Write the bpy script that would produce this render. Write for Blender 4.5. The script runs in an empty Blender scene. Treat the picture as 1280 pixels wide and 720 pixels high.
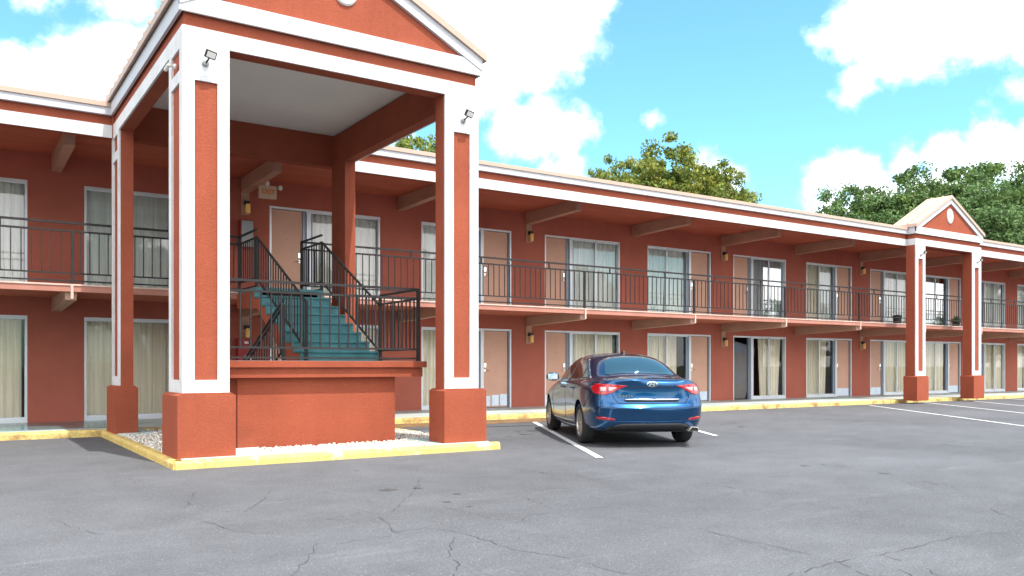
import bpy, bmesh, math, random
from mathutils import Vector, Matrix
from mathutils.bvhtree import BVHTree
R = math.radians
random.seed(7)
SC = bpy.context.scene
COL = SC.collection

# ------------------------------------------------------------------ camera
cam_d = bpy.data.cameras.new('camera'); cam = bpy.data.objects.new('camera', cam_d); COL.objects.link(cam)
cam_d.sensor_width = 36; cam_d.lens = 36 * 1060 / 1280.0
cam_d.shift_y = (457.2 - 360) / 1280.0
cam_d.clip_start = .05; cam_d.clip_end = 3000
CAMH = 1.277; YAW = R(33.58)
cam.location = (0, 0, CAMH); cam.rotation_euler = (R(90), 0, -YAW)
SC.camera = cam

# ------------------------------------------------------------------ light
SUN_EL = R(63); SUN_AZ = R(169)          # azimuth from +Y towards +X
sun_dir = Vector((math.sin(SUN_AZ) * math.cos(SUN_EL), math.cos(SUN_AZ) * math.cos(SUN_EL), math.sin(SUN_EL)))
sd = bpy.data.lights.new('sun', 'SUN'); sd.energy = 2.45; sd.angle = R(.5); sd.color = (1, .955, .88)
so = bpy.data.objects.new('sun', sd); COL.objects.link(so); so.location = (0, -10, 30)
so.rotation_euler = sun_dir.to_track_quat('Z', 'Y').to_euler()

W = bpy.data.worlds.new('World'); SC.world = W; W.use_nodes = True
SKY_STRENGTH = .15
def build_world():
    nt = W.node_tree; N = nt.nodes; L = nt.links; N.clear()
    out = N.new('ShaderNodeOutputWorld'); bg = N.new('ShaderNodeBackground'); bg.inputs[1].default_value = SKY_STRENGTH
    L.new(bg.outputs[0], out.inputs[0])
    sky = N.new('ShaderNodeTexSky'); sky.sky_type = 'NISHITA'; sky.sun_disc = False
    sky.sun_elevation = SUN_EL; sky.sun_rotation = SUN_AZ; sky.air_density = 1.0; sky.dust_density = .6; sky.ozone_density = 1.6
    tc = N.new('ShaderNodeTexCoord')
    def math_(op, a, b=None, clamp=False):
        n = N.new('ShaderNodeMath'); n.operation = op; n.use_clamp = clamp
        for i, v in enumerate((a, b)):
            if v is None: continue
            if isinstance(v, (int, float)): n.inputs[i].default_value = v
            else: L.new(v, n.inputs[i])
        return n.outputs[0]
    # clouds live in direction space: puffs (azimuth, elevation, angular radius) with noisy edges
    nz = N.new('ShaderNodeTexNoise'); nz.inputs['Scale'].default_value = 7.0; nz.inputs['Detail'].default_value = 9; nz.inputs['Roughness'].default_value = .62
    L.new(tc.outputs['Generated'], nz.inputs['Vector'])
    nz2 = N.new('ShaderNodeTexNoise'); nz2.inputs['Scale'].default_value = 30.0; nz2.inputs['Detail'].default_value = 6; nz2.inputs['Roughness'].default_value = .6
    L.new(tc.outputs['Generated'], nz2.inputs['Vector'])
    wob = math_('ADD', math_('MULTIPLY', math_('SUBTRACT', nz.outputs[0], .5), .085), math_('MULTIPLY', math_('SUBTRACT', nz2.outputs[0], .5), .055))
    F = Vector((math.sin(YAW), math.cos(YAW), 0)); Rt = Vector((math.cos(YAW), -math.sin(YAW), 0))
    acc = None
    for u, v, r in CLOUDS:
        d = (F + Rt * ((u - 640) / 1060) + Vector((0, 0, (457.2 - v) / 1060)))
        ang = r / 1060 / d.length; d.normalize()
        vm = N.new('ShaderNodeVectorMath'); vm.operation = 'DISTANCE'; L.new(tc.outputs['Generated'], vm.inputs[0]); vm.inputs[1].default_value = d
        e = math_('SUBTRACT', ang, vm.outputs['Value'])
        acc = e if acc is None else math_('MAXIMUM', acc, e)
    m1 = math_('ADD', acc, wob)
    mr = N.new('ShaderNodeMapRange'); mr.interpolation_type = 'SMOOTHSTEP'
    mr.inputs['From Min'].default_value = -.012; mr.inputs['From Max'].default_value = .034
    L.new(m1, mr.inputs['Value'])
    # loose general cloud field for the part of the sky behind the camera
    nb = N.new('ShaderNodeTexNoise'); nb.inputs['Scale'].default_value = 2.6; nb.inputs['Detail'].default_value = 8; nb.inputs['Roughness'].default_value = .55
    L.new(tc.outputs['Generated'], nb.inputs['Vector'])
    mb = N.new('ShaderNodeMapRange'); mb.interpolation_type = 'SMOOTHSTEP'; mb.inputs['From Min'].default_value = .40; mb.inputs['From Max'].default_value = .52
    L.new(nb.outputs[0], mb.inputs['Value'])
    dt = N.new('ShaderNodeVectorMath'); dt.operation = 'DOT_PRODUCT'; L.new(tc.outputs['Generated'], dt.inputs[0]); dt.inputs[1].default_value = F
    bk = N.new('ShaderNodeMapRange'); bk.inputs['From Min'].default_value = .45; bk.inputs['From Max'].default_value = .2
    L.new(dt.outputs['Value'], bk.inputs['Value'])
    cov = math_('MAXIMUM', mr.outputs[0], math_('MULTIPLY', mb.outputs[0], bk.outputs[0]))
    tint = N.new('ShaderNodeMix'); tint.data_type = 'RGBA'; tint.blend_type = 'MULTIPLY'; tint.inputs[0].default_value = 1
    L.new(sky.outputs[0], tint.inputs['A']); tint.inputs['B'].default_value = SKY_TINT
    mix = N.new('ShaderNodeMix'); mix.data_type = 'RGBA'; L.new(cov, mix.inputs[0])
    L.new(tint.outputs['Result'], mix.inputs['A']); mix.inputs['B'].default_value = CLOUD_COL
    L.new(mix.outputs['Result'], bg.inputs[0])
SKY_TINT = (.56, .90, .86, 1)
CLOUD_COL = (9.6, 9.4, 9.2, 1)
CLOUDS = [(600,-30,130),(680,10,85),(610,60,70),(655,60,60),(560,20,120),(730,-10,52),(600,110,28),(440,60,120),
          (672,160,42),(650,155,30),(700,168,32),(638,172,20),(708,212,24),(690,220,22),
          (804,152,-13),(814,151,-9),(824,152,-14),(20,105,52),(80,90,48),(130,80,44),(180,100,70),(165,60,34),(170,5,30),(150,-10,34),(45,0,14),(30,130,50),(230,110,80),
          (1060,40,34),(1035,48,20),(1110,20,55),(1180,10,60),(1250,5,62),(1110,75,34),(1080,105,24),(1070,118,16),(1150,70,30),(1210,50,30),(1290,30,50),
          (1060,205,24),(1045,225,26),(1090,215,28),(1130,205,30),(1170,195,32),(1210,205,30),(1235,175,26),(1255,190,34),(1290,200,40),(1040,262,30),(1100,250,40),(1160,240,40),(1220,240,40),(1240,155,16),
          (885,212,16),(905,222,16),(915,235,12),(1275,112,16)]
build_world()
SC.view_settings.view_transform = 'Standard'; SC.view_settings.look = 'None'
SC.view_settings.exposure = 1.25; SC.view_settings.gamma = 1; SC.view_settings.use_curve_mapping = False

# ------------------------------------------------------------------ materials
def new_mat(name):
    m = bpy.data.materials.new(name); m.use_nodes = True
    return m, m.node_tree.nodes, m.node_tree.links, m.node_tree.nodes['Principled BSDF']
def noise(N, L, scale, detail=4, rough=.55, vec=None, dist=0):
    n = N.new('ShaderNodeTexNoise'); n.inputs['Scale'].default_value = scale; n.inputs['Detail'].default_value = detail
    n.inputs['Roughness'].default_value = rough; n.inputs['Distortion'].default_value = dist
    if vec is not None: L.new(vec, n.inputs['Vector'])
    return n.outputs[0]
def ramp(N, L, fac, stops):
    r = N.new('ShaderNodeValToRGB'); L.new(fac, r.inputs[0]); el = r.color_ramp.elements
    while len(el) < len(stops): el.new(.5)
    for e, (p, c) in zip(el, stops): e.position = p; e.color = (*c, 1)
    return r.outputs[0]
def mul(c, k): return tuple(x * k for x in c)
def paint(name, col, rough=.7, var=.12, scale=2.5, grain=0, bump=0, bscale=120, spec=.35, metal=0, coat=0, stain=None, stretch=None, streak=0):
    """painted / cast surface: base colour with mottling, optional fine grain and bump, optional stain blotches"""
    m, N, L, P = new_mat(name)
    tc = N.new('ShaderNodeTexCoord'); g = N.new('ShaderNodeNewGeometry'); vec = g.outputs['Position']
    if stretch:
        mp = N.new('ShaderNodeMapping'); mp.inputs['Scale'].default_value = stretch; L.new(vec, mp.inputs[0]); v2 = mp.outputs[0]
    else: v2 = vec
    c = ramp(N, L, noise(N, L, scale, 6, .6, v2), [(.3, mul(col, 1 - var)), (.7, mul(col, 1 + var))])
    if grain:
        mx = N.new('ShaderNodeMix'); mx.data_type = 'RGBA'; mx.blend_type = 'MULTIPLY'; mx.inputs[0].default_value = 1
        L.new(c, mx.inputs['A']); L.new(ramp(N, L, noise(N, L, bscale * .8, 3, .7, vec), [(.3, (1 - grain,) * 3), (.7, (1 + grain * .4,) * 3)]), mx.inputs['B']); c = mx.outputs['Result']
    if streak:
        mp2 = N.new('ShaderNodeMapping'); mp2.inputs['Scale'].default_value = (7, 7, .45); L.new(vec, mp2.inputs[0])
        mx = N.new('ShaderNodeMix'); mx.data_type = 'RGBA'; mx.blend_type = 'MULTIPLY'; mx.inputs[0].default_value = 1; L.new(c, mx.inputs['A'])
        L.new(ramp(N, L, noise(N, L, 1, 6, .7, mp2.outputs[0]), [(.42, (1, 1, 1)), (.72, (1 - streak,) * 3)]), mx.inputs['B']); c = mx.outputs['Result']
    if stain:
        scol, lo, hi, ss = stain
        mx = N.new('ShaderNodeMix'); mx.data_type = 'RGBA'
        mr = N.new('ShaderNodeMapRange'); mr.inputs['From Min'].default_value = lo; mr.inputs['From Max'].default_value = hi
        L.new(noise(N, L, ss, 8, .65, v2), mr.inputs['Value']); L.new(mr.outputs[0], mx.inputs[0])
        L.new(c, mx.inputs['A']); mx.inputs['B'].default_value = (*scol, 1); c = mx.outputs['Result']
    L.new(c, P.inputs['Base Color'])
    P.inputs['Roughness'].default_value = rough; P.inputs['Metallic'].default_value = metal
    P.inputs['Specular IOR Level'].default_value = spec
    if coat: P.inputs['Coat Weight'].default_value = coat; P.inputs['Coat Roughness'].default_value = .04
    if bump:
        b = N.new('ShaderNodeBump'); b.inputs['Strength'].default_value = 1; b.inputs['Distance'].default_value = bump
        L.new(noise(N, L, bscale, 3, .6, vec), b.inputs['Height']); L.new(b.outputs[0], P.inputs['Normal'])
    return m
RED = (.325, .079, .042)
M = {}
M['stucco'] = paint('red_stucco', RED, .85, .10, 1.3, grain=.16, bump=.006, bscale=55, spec=.2, stain=((.25, .062, .036), .55, .78, 1.1), streak=.07)
M['stucco_wall'] = paint('red_wall_paint', (.39, .112, .076), .8, .12, .7, streak=.04, grain=.06, bump=.003, bscale=60, spec=.25)
M['soffit_red'] = paint('red_soffit_paint', (.44, .125, .07), .8, .14, .7, stretch=(1, 3, 1), spec=.2)
M['white'] = paint('white_stucco', (.67, .67, .68), .8, .08, 2, grain=.10, bump=.005, bscale=60, spec=.25, stain=((.44, .44, .45), .56, .78, 6), streak=.12)
M['fascia_grey'] = paint('grey_white_metal', (.50, .50, .53), .5, .04, 2)
M['tan'] = paint('tan_roof_metal', (.50, .35, .28), .5, .06, 1.5)
M['beam'] = paint('tan_beam_paint', (.44, .26, .185), .7, .12, 1.5, stretch=(3, 1, 3))
M['slab_edge'] = paint('slab_edge_paint', (.42, .185, .14), .7, .10, 3)
M['slab_cap'] = paint('slab_cap_metal', (.60, .43, .36), .5, .12, 6)
M['ceiling'] = paint('grey_ceiling', (.78, .73, .68), .8, .04, 1)
M['alu'] = paint('aluminium_frame', (.66, .69, .74), .38, .05, 3, metal=.35)
M['alu_dark'] = paint('dark_aluminium', (.22, .26, .32), .35, .05, 3, metal=.3)
M['door'] = paint('salmon_door', (.60, .345, .25), .55, .06, 1.6)
M['kick'] = paint('kick_plate', (.60, .68, .78), .35, .10, 5, metal=.4)
M['chrome'] = paint('chrome', (.8, .8, .8), .12, .02, 3, metal=1)
M['iron'] = paint('railing_iron', (.030, .026, .027), .6, .25, 5, spec=.25)
M['teal'] = paint('teal_step_paint', (.055, .185, .205), .5, .22, 3.5, grain=.1, bscale=40, stain=((.03, .10, .12), .58, .72, 3))
M['walk'] = paint('walkway_concrete', (.44, .50, .49), .45, .14, 1.6, grain=.08, bscale=50, stain=((.22, .33, .33), .52, .66, .8), spec=.5)
M['pad'] = paint('pale_teal_concrete', (.42, .58, .57), .6, .14, 3, grain=.1, bscale=50)
M['walk_teal'] = paint('teal_walkway', (.10, .20, .21), .22, .18, 1.4, stain=((.06, .12, .13), .5, .6, 1.5), spec=.6)
M['kerb'] = paint('yellow_kerb', (.62, .45, .15), .75, .18, 3, grain=.25, bscale=35, bump=.004, stain=((.70, .62, .42), .56, .66, 3.5))
M['kerb_old'] = paint('worn_yellow_kerb', (.66, .50, .18), .8, .2, 3, grain=.3, bscale=30, bump=.006, stain=((.30, .17, .07), .50, .62, 2.2))
M['roof'] = paint('roof_metal', (.58, .42, .35), .5, .06, 1.5)
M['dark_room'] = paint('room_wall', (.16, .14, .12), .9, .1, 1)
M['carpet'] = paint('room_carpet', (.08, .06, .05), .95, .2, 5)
M['black'] = paint('black_plastic', (.02, .02, .022), .45, .1, 5)
M['sign_white'] = paint('cream_sign_box', (.60, .47, .34), .5, .05, 5)
M['orange'] = paint('orange_letters', (.75, .22, .03), .5, .02, 5)
M['redbox'] = paint('red_enamel', (.28, .02, .025), .35, .1, 5)
M['grey_plastic'] = paint('grey_metal', (.30, .32, .34), .4, .1, 5, metal=.3)
M['offwhite'] = paint('offwhite_plastic', (.72, .70, .66), .45, .04, 5)
M['mattress'] = paint('mattress_fabric', (.34, .32, .31), .9, .08, 3, stain=((.30, .36, .50), .45, .6, 1.2))
M['trunk'] = paint('bark', (.11, .085, .06), .95, .3, 6, bump=.02, bscale=12)
M['pot'] = paint('dark_pot', (.035, .033, .035), .5, .1, 5)
M['line'] = paint('road_paint', (.74, .74, .74), .8, .06, 5, grain=.2, bscale=22, stain=((.30, .30, .31), .54, .68, 7))
M['room_glow'] = paint('window_blind', (.5, .52, .50), .8, .05, 2)

def mat_lampglass():
    m, N, L, P = new_mat('amber_lamp_glass')
    P.inputs['Base Color'].default_value = (.62, .36, .12, 1); P.inputs['Roughness'].default_value = .3
    P.inputs['Emission Color'].default_value = (1, .55, .15, 1); P.inputs['Emission Strength'].default_value = .05
    return m
M['amber'] = mat_lampglass()
def mat_glass(name, tint=(.97, .97, .96), base=-.01, gloss=(.95, .97, 1)):
    """window glass: clear sheet with a reflection that grows towards grazing angles"""
    m, N, L, P = new_mat(name); N.remove(P); out = [n for n in N if n.type == 'OUTPUT_MATERIAL'][0]
    t = N.new('ShaderNodeBsdfTransparent'); t.inputs[0].default_value = (*tint, 1)
    g = N.new('ShaderNodeBsdfGlossy'); g.inputs['Roughness'].default_value = .015; g.inputs[0].default_value = (*gloss, 1)
    geo = N.new('ShaderNodeNewGeometry'); b = N.new('ShaderNodeBump'); b.inputs['Distance'].default_value = .004; b.inputs['Strength'].default_value = .25
    L.new(noise(N, L, 1.1, 2, .5, geo.outputs['Position']), b.inputs['Height']); L.new(b.outputs[0], g.inputs['Normal'])
    fr = N.new('ShaderNodeFresnel'); fr.inputs[0].default_value = 1.55
    ad = N.new('ShaderNodeMath'); ad.operation = 'ADD'; ad.use_clamp = True; L.new(fr.outputs[0], ad.inputs[0]); ad.inputs[1].default_value = base
    mx = N.new('ShaderNodeMixShader'); L.new(ad.outputs[0], mx.inputs[0]); L.new(t.outputs[0], mx.inputs[1]); L.new(g.outputs[0], mx.inputs[2])
    L.new(mx.outputs[0], out.inputs[0]); return m
M['glass'] = mat_glass('window_glass')
M['glass_hi'] = mat_glass('reflective_window_glass', (.97, .97, .97), .03)
M['glass_mirror'] = mat_glass('mirror_like_window_glass', (.8, .86, .9), .26)
M['cabinet_glass'] = mat_glass('cabinet_glass', (.9, .93, .97), .05)
def mat_curtain(name, col):
    m, N, L, P = new_mat(name)
    g = N.new('ShaderNodeNewGeometry'); mp = N.new('ShaderNodeMapping'); mp.inputs['Scale'].default_value = (18, 18, .4); L.new(g.outputs['Position'], mp.inputs[0])
    L.new(ramp(N, L, noise(N, L, 1, 3, .5, mp.outputs[0]), [(.35, mul(col, .82)), (.65, col)]), P.inputs['Base Color'])
    P.inputs['Roughness'].default_value = .9; P.inputs['Specular IOR Level'].default_value = .1
    return m
M['curtain'] = mat_curtain('cream_curtain', (.94, .86, .71))
M['sheer'] = mat_curtain('white_curtain', (.90, .90, .85))

def mat_asphalt():
    m, N, L, P = new_mat('asphalt')
    g = N.new('ShaderNodeNewGeometry'); v = g.outputs['Position']
    def mix(bt, a, b, fac=1):
        x = N.new('ShaderNodeMix'); x.data_type = 'RGBA'; x.blend_type = bt
        if isinstance(fac, (int, float)): x.inputs[0].default_value = fac
        else: L.new(fac, x.inputs[0])
        for k, s in (('A', a), ('B', b)):
            if isinstance(s, tuple): x.inputs[k].default_value = (*s, 1)
            else: L.new(s, x.inputs[k])
        return x.outputs['Result']
    def mrange(val, a, b, c=0, d=1):
        r = N.new('ShaderNodeMapRange'); r.inputs['From Min'].default_value = a; r.inputs['From Max'].default_value = b
        r.inputs['To Min'].default_value = c; r.inputs['To Max'].default_value = d; L.new(val, r.inputs['Value']); return r.outputs[0]
    base = ramp(N, L, noise(N, L, .22, 5, .6, v), [(.3, (.084, .086, .094)), (.7, (.124, .127, .139))])
    mid = ramp(N, L, noise(N, L, 1.8, 6, .65, v), [(.25, (.84,) * 3), (.75, (1.12,) * 3)])
    c = mix('MULTIPLY', base, mid)
    c = mix('MULTIPLY', c, ramp(N, L, noise(N, L, 75, 3, .8, v), [(.25, (.55,) * 3), (.5, (1,) * 3), (.8, (1.6,) * 3)]))
    # dusty scuffs drawn out along the drive lane
    mp = N.new('ShaderNodeMapping'); mp.inputs['Rotation'].default_value = (0, 0, R(20)); mp.inputs['Scale'].default_value = (.45, 2.4, 1); L.new(v, mp.inputs[0])
    c = mix('MIX', c, (.27, .27, .28), mrange(noise(N, L, 1.1, 9, .72, mp.outputs[0]), .58, .85, 0, .42))
    # pale pebbles showing through
    vo = N.new('ShaderNodeTexVoronoi'); vo.inputs['Scale'].default_value = 26; L.new(v, vo.inputs['Vector'])
    c = mix('MIX', c, (.45, .44, .42), mrange(vo.outputs['Distance'], .13, .08, 0, .55))
    # dark stains
    c = mix('MULTIPLY', c, (.55, .55, .56), mrange(noise(N, L, .9, 7, .7, v), .60, .74, 0, .8))
    # fine crazing
    wv = N.new('ShaderNodeVectorMath'); wv.operation = 'ADD'
    nn = N.new('ShaderNodeTexNoise'); nn.inputs['Scale'].default_value = 2.2; nn.inputs['Detail'].default_value = 7; L.new(v, nn.inputs['Vector'])
    sc = N.new('ShaderNodeVectorMath'); sc.operation = 'SCALE'; sc.inputs['Scale'].default_value = .75; L.new(nn.outputs['Color'], sc.inputs[0])
    L.new(v, wv.inputs[0]); L.new(sc.outputs[0], wv.inputs[1])
    ve = N.new('ShaderNodeTexVoronoi'); ve.feature = 'DISTANCE_TO_EDGE'; ve.inputs['Scale'].default_value = .55; L.new(wv.outputs[0], ve.inputs['Vector'])
    crack = mrange(ve.outputs['Distance'], .0045, .001)
    gate = mrange(noise(N, L, .55, 4, .5, v), .52, .62)
    cm = N.new('ShaderNodeMath'); cm.operation = 'MULTIPLY'; L.new(crack, cm.inputs[0]); L.new(gate, cm.inputs[1])
    c = mix('MIX', c, (.05, .05, .055), cm.outputs[0])
    L.new(c, P.inputs['Base Color']); P.inputs['Roughness'].default_value = .88; P.inputs['Specular IOR Level'].default_value = .3
    b = N.new('ShaderNodeBump'); b.inputs['Distance'].default_value = .006; b.inputs['Strength'].default_value = .8
    L.new(noise(N, L, 90, 3, .7, v), b.inputs['Height']); L.new(b.outputs[0], P.inputs['Normal'])
    return m
M['asphalt'] = mat_asphalt()
M['crack'] = paint('crack_tar', (.035, .034, .036), .95, .3, 6)
M['oil'] = paint('oil_stain', (.065, .064, .068), .6, .25, 9)
M['silt'] = paint('gutter_silt', (.22, .125, .06), .95, .35, 2.2, grain=.4, bscale=30, bump=.01, stain=((.10, .07, .05), .52, .64, 3))
M['gravel_bed'] = paint('gravel_bed', (.42, .38, .33), .95, .3, 25, grain=.5, bscale=45, bump=.02)
def mat_stone():
    m, N, L, P = new_mat('gravel_stone')
    g = N.new('ShaderNodeNewGeometry')
    L.new(ramp(N, L, noise(N, L, 38, 1, .5, g.outputs['Position']), [(.30, (.20, .14, .10)), (.42, (.55, .48, .40)), (.55, (.78, .75, .70))]), P.inputs['Base Color'])
    P.inputs['Roughness'].default_value = .9; return m
M['stone'] = mat_stone()
M['earth'] = paint('far_ground', (.10, .13, .06), .95, .3, .2)

# ------------------------------------------------------------------ mesh helpers
WLOC = {}     # world location of every root / part, so that children can be built in world coordinates
class MB:
    def __init__(s): s.v = []; s.f = []; s.m = []; s.mi = 0
    def face(s, pts):
        n = len(s.v); s.v += [tuple(p) for p in pts]; s.f.append(tuple(range(n, n + len(pts)))); s.m.append(s.mi)
    def box(s, x0, x1, y0, y1, z0, z1):
        n = len(s.v)
        s.v += [(x0,y0,z0),(x1,y0,z0),(x1,y1,z0),(x0,y1,z0),(x0,y0,z1),(x1,y0,z1),(x1,y1,z1),(x0,y1,z1)]
        s.f += [(n,n+3,n+2,n+1),(n+4,n+5,n+6,n+7),(n,n+1,n+5,n+4),(n+1,n+2,n+6,n+5),(n+2,n+3,n+7,n+6),(n+3,n,n+4,n+7)]; s.m += [s.mi] * 6
        return s
    def prism(s, poly, axis, a, b):
        """poly: 2D points; axis 'x': (y,z), 'y': (x,z), 'z': (x,y); extruded a..b"""
        def P(p, t): return (t, p[0], p[1]) if axis == 'x' else ((p[0], t, p[1]) if axis == 'y' else (p[0], p[1], t))
        n = len(s.v); k = len(poly)
        s.v += [P(p, a) for p in poly] + [P(p, b) for p in poly]
        s.f.append(tuple(range(n, n + k))[::-1]); s.f.append(tuple(range(n + k, n + 2 * k))); s.m += [s.mi] * 2
        for i in range(k):
            j = (i + 1) % k; s.f.append((n + i, n + j, n + k + j, n + k + i)); s.m.append(s.mi)
        return s
    def tube(s, p0, p1, r0, r1=None, n=8, square=False):
        r1 = r0 if r1 is None else r1; p0 = Vector(p0); p1 = Vector(p1); d = (p1 - p0).normalized()
        up = Vector((0, 0, 1)) if abs(d.z) < .95 else Vector((0, 1, 0))
        a = d.cross(up).normalized(); b = a.cross(d).normalized()
        if square: n = 4
        off = math.pi / 4 if square else 0; k = math.sqrt(2) if square else 1
        base = len(s.v)
        for p, r in ((p0, r0), (p1, r1)):
            for i in range(n):
                t = 2 * math.pi * i / n + off; s.v.append(tuple(p + (a * math.cos(t) + b * math.sin(t)) * r * k))
        for i in range(n):
            j = (i + 1) % n; s.f.append((base + i, base + n + i, base + n + j, base + j)); s.m.append(s.mi)
        s.f.append(tuple(base + i for i in range(n))); s.f.append(tuple(base + n + i for i in reversed(range(n)))); s.m += [s.mi] * 2
        return s
    def lathe(s, c, axis, prof, n=24):
        """profile [(r, t)] turned round an axis through c"""
        c = Vector(c); d = Vector(axis).normalized(); up = Vector((0, 0, 1)) if abs(d.z) < .9 else Vector((0, 1, 0))
        a = d.cross(up).normalized(); b = d.cross(a).normalized(); base = len(s.v)
        for r, t in prof:
            for i in range(n):
                q = 2 * math.pi * i / n; s.v.append(tuple(c + d * t + (a * math.cos(q) + b * math.sin(q)) * r))
        for k in range(len(prof) - 1):
            for i in range(n):
                j = (i + 1) % n; s.f.append((base + k*n + i, base + k*n + j, base + (k+1)*n + j, base + (k+1)*n + i)); s.m.append(s.mi)
        return s
    def build(s, name, mats, parent=None, smooth=False, bevel=0, recalc=True, weld=False):
        off = WLOC.get(parent.name, Vector()) if parent else Vector()
        me = bpy.data.meshes.new(name); me.from_pydata([tuple(Vector(p) - off) for p in s.v], [], s.f)
        if not isinstance(mats, (list, tuple)): mats = [mats]
        for m in mats: me.materials.append(m)
        for p, i in zip(me.polygons, s.m): p.material_index = i
        if recalc or bevel or weld:
            bm = bmesh.new(); bm.from_mesh(me)
            if weld: bmesh.ops.remove_doubles(bm, verts=bm.verts, dist=1e-5)
            bmesh.ops.recalc_face_normals(bm, faces=bm.faces)
            if bevel:
                es = [e for e in bm.edges if len(e.link_faces) == 2 and e.calc_face_angle(0) > .6]
                bmesh.ops.bevel(bm, geom=es, offset=bevel, segments=2, profile=.6, affect='EDGES')
            bm.to_mesh(me); bm.free()
        if smooth: me.shade_smooth()
        o = bpy.data.objects.new(name, me); COL.objects.link(o)
        if parent: o.parent = parent
        WLOC[o.name] = off.copy()
        return o
def tag(o, label=None, cat=None, group=None, kind=None):
    if label: o['label'] = label
    if cat: o['category'] = cat
    if group: o['group'] = group
    if kind: o['kind'] = kind
    return o
def thing(name, loc, label, cat, group=None):
    o = bpy.data.objects.new(name, None); COL.objects.link(o); o.location = loc; o.empty_display_size = .2
    WLOC[o.name] = Vector(loc); return tag(o, label, cat, group)
def copy_tree(src, loc=None, parent=None):
    c = src.copy(); COL.objects.link(c)
    if parent: c.parent = parent
    if loc is not None: c.location = loc
    WLOC[c.name] = Vector(loc) if loc is not None else Vector()
    for ch in list(src.children): copy_tree(ch, None, c)
    return c
def text_mb(txt, size, depth, name, mat, parent, loc, rot, bold=False, shear=0):
    cu = bpy.data.curves.new('t', 'FONT'); cu.body = txt; cu.size = size; cu.extrude = depth; cu.align_x = 'CENTER'; cu.align_y = 'CENTER'; cu.shear = shear
    if bold: cu.offset = size * .02
    ob = bpy.data.objects.new('t', cu); COL.objects.link(ob); bpy.context.view_layer.update()
    me = bpy.data.meshes.new_from_object(ob.evaluated_get(bpy.context.evaluated_depsgraph_get())); bpy.data.objects.remove(ob)
    me.materials.clear(); me.materials.append(mat)
    o = bpy.data.objects.new(name, me); COL.objects.link(o); o.parent = parent; o.location = Vector(loc) - WLOC[parent.name]; o.rotation_euler = rot
    return o

# ------------------------------------------------------------------ ground
ZA = .03            # asphalt level
ZW = .15            # walkway level
b = MB(); b.face([(-900,-900,ZA-.03),(900,-900,ZA-.03),(900,900,ZA-.03),(-900,900,ZA-.03)]); tag(b.build('ground', M['earth']), kind='structure')
b = MB(); b.face([(-60,-60,ZA),(90,-60,ZA),(90,16.5,ZA),(-60,16.5,ZA)]); tag(b.build('parking_lot', M['asphalt']), kind='structure')

YW, YS, YF = 19.26, 16.76, 16.10      # wall face, slab edge, roof fascia
XL, XR = -13.6, 52.0
# walkway along the rooms
b = MB(); b.box(XL, XR, 16.62, 19.5, ZA-.2, ZW); tag(b.build('walkway', M['walk']), kind='structure')
b = MB(); b.box(XL, 2.75, 16.95, 19.2, ZW, ZW+.006); tag(b.build('painted_walkway', M['walk_teal']), kind='structure')
def kerb_prof(y0, y1, z1, r=.025): return [(y0-.01, ZA-.1), (y0, z1-.04), (y0+r, z1), (y1, z1), (y1, ZA-.1)]
b = MB(); b.prism(kerb_prof(16.44, 16.62, ZW+.002), 'x', XL, 7.2)
tag(b.build('walkway_kerb', M['kerb_old']), kind='structure')
b = MB(); b.prism(kerb_prof(16.44, 16.62, ZW+.002), 'x', 7.2, XR)
tag(b.build('yellow_walkway_kerb', M['kerb_old']), kind='structure')
# silt lying in the gutter
def blob_strip(x0, x1, y0, y1, z, seed, step=.25):
    rnd = random.Random(seed); b = MB(); xs = []; x = x0
    while x < x1: xs.append(x); x += step
    lo = [y0 + rnd.uniform(-.12, .12) for _ in xs]
    for i in range(len(xs) - 1):
        b.face([(xs[i], lo[i], z), (xs[i+1], lo[i+1], z), (xs[i+1], y1, z), (xs[i], y1, z)])
    return b
tag(blob_strip(7.0, 13.6, 15.35, 16.43, ZA+.004, 3).build('gutter', M['silt']), kind='structure')

# parking lines (ground positions)
def strip(p0, p1, w, z):
    p0 = Vector((*p0, z)); p1 = Vector((*p1, z)); n = (p1 - p0).cross(Vector((0, 0, 1))).normalized() * w / 2
    return [p0 - n, p1 - n, p1 + n, p0 + n]
b = MB()
for p0, p1 in (((10.74,15.28),(7.30,8.86)), ((13.9,15.0),(11.35,10.55)), ((24.0,15.9),(18.2,8.4)), ((27.5,16.2),(22.9,10.4)),
               ((30.0,15.9),(27.0,12.3)), ((33.2,16.1),(29.6,11.6)), ((36.2,16.1),(32.6,11.6)), ((39.2,16.1),(35.6,11.6))):
    b.face(strip(p0, p1, .10 if p0[0] < 14 else .085, ZA + .008))
tag(b.build('parking_lines', M['line']), kind='structure')

rnd = random.Random(31); b = MB()
for cx, cy in ((8.6,12.6),(10.9,13.4),(22.3,13.2),(25.4,13.8),(28.6,14.1),(13.6,12.4),(17.4,12.9),(3.9,7.4),(9.3,6.2)):
    for _ in range(5):
        x = cx + rnd.gauss(0, .35); y = cy + rnd.gauss(0, .5); rr_ = rnd.uniform(.02, .10); n = 14; ph = rnd.uniform(0, 6)
        b.face([(x + math.cos(6.283*i/n)*rr_*(1+.3*math.sin(i*2.3+ph)), y + math.sin(6.283*i/n)*rr_*(1+.25*math.cos(i*1.7+ph)), ZA+.0022+.0001*_) for i in range(n)])
tag(b.build('oil_stains', M['oil'], recalc=False), kind='structure')
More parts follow.
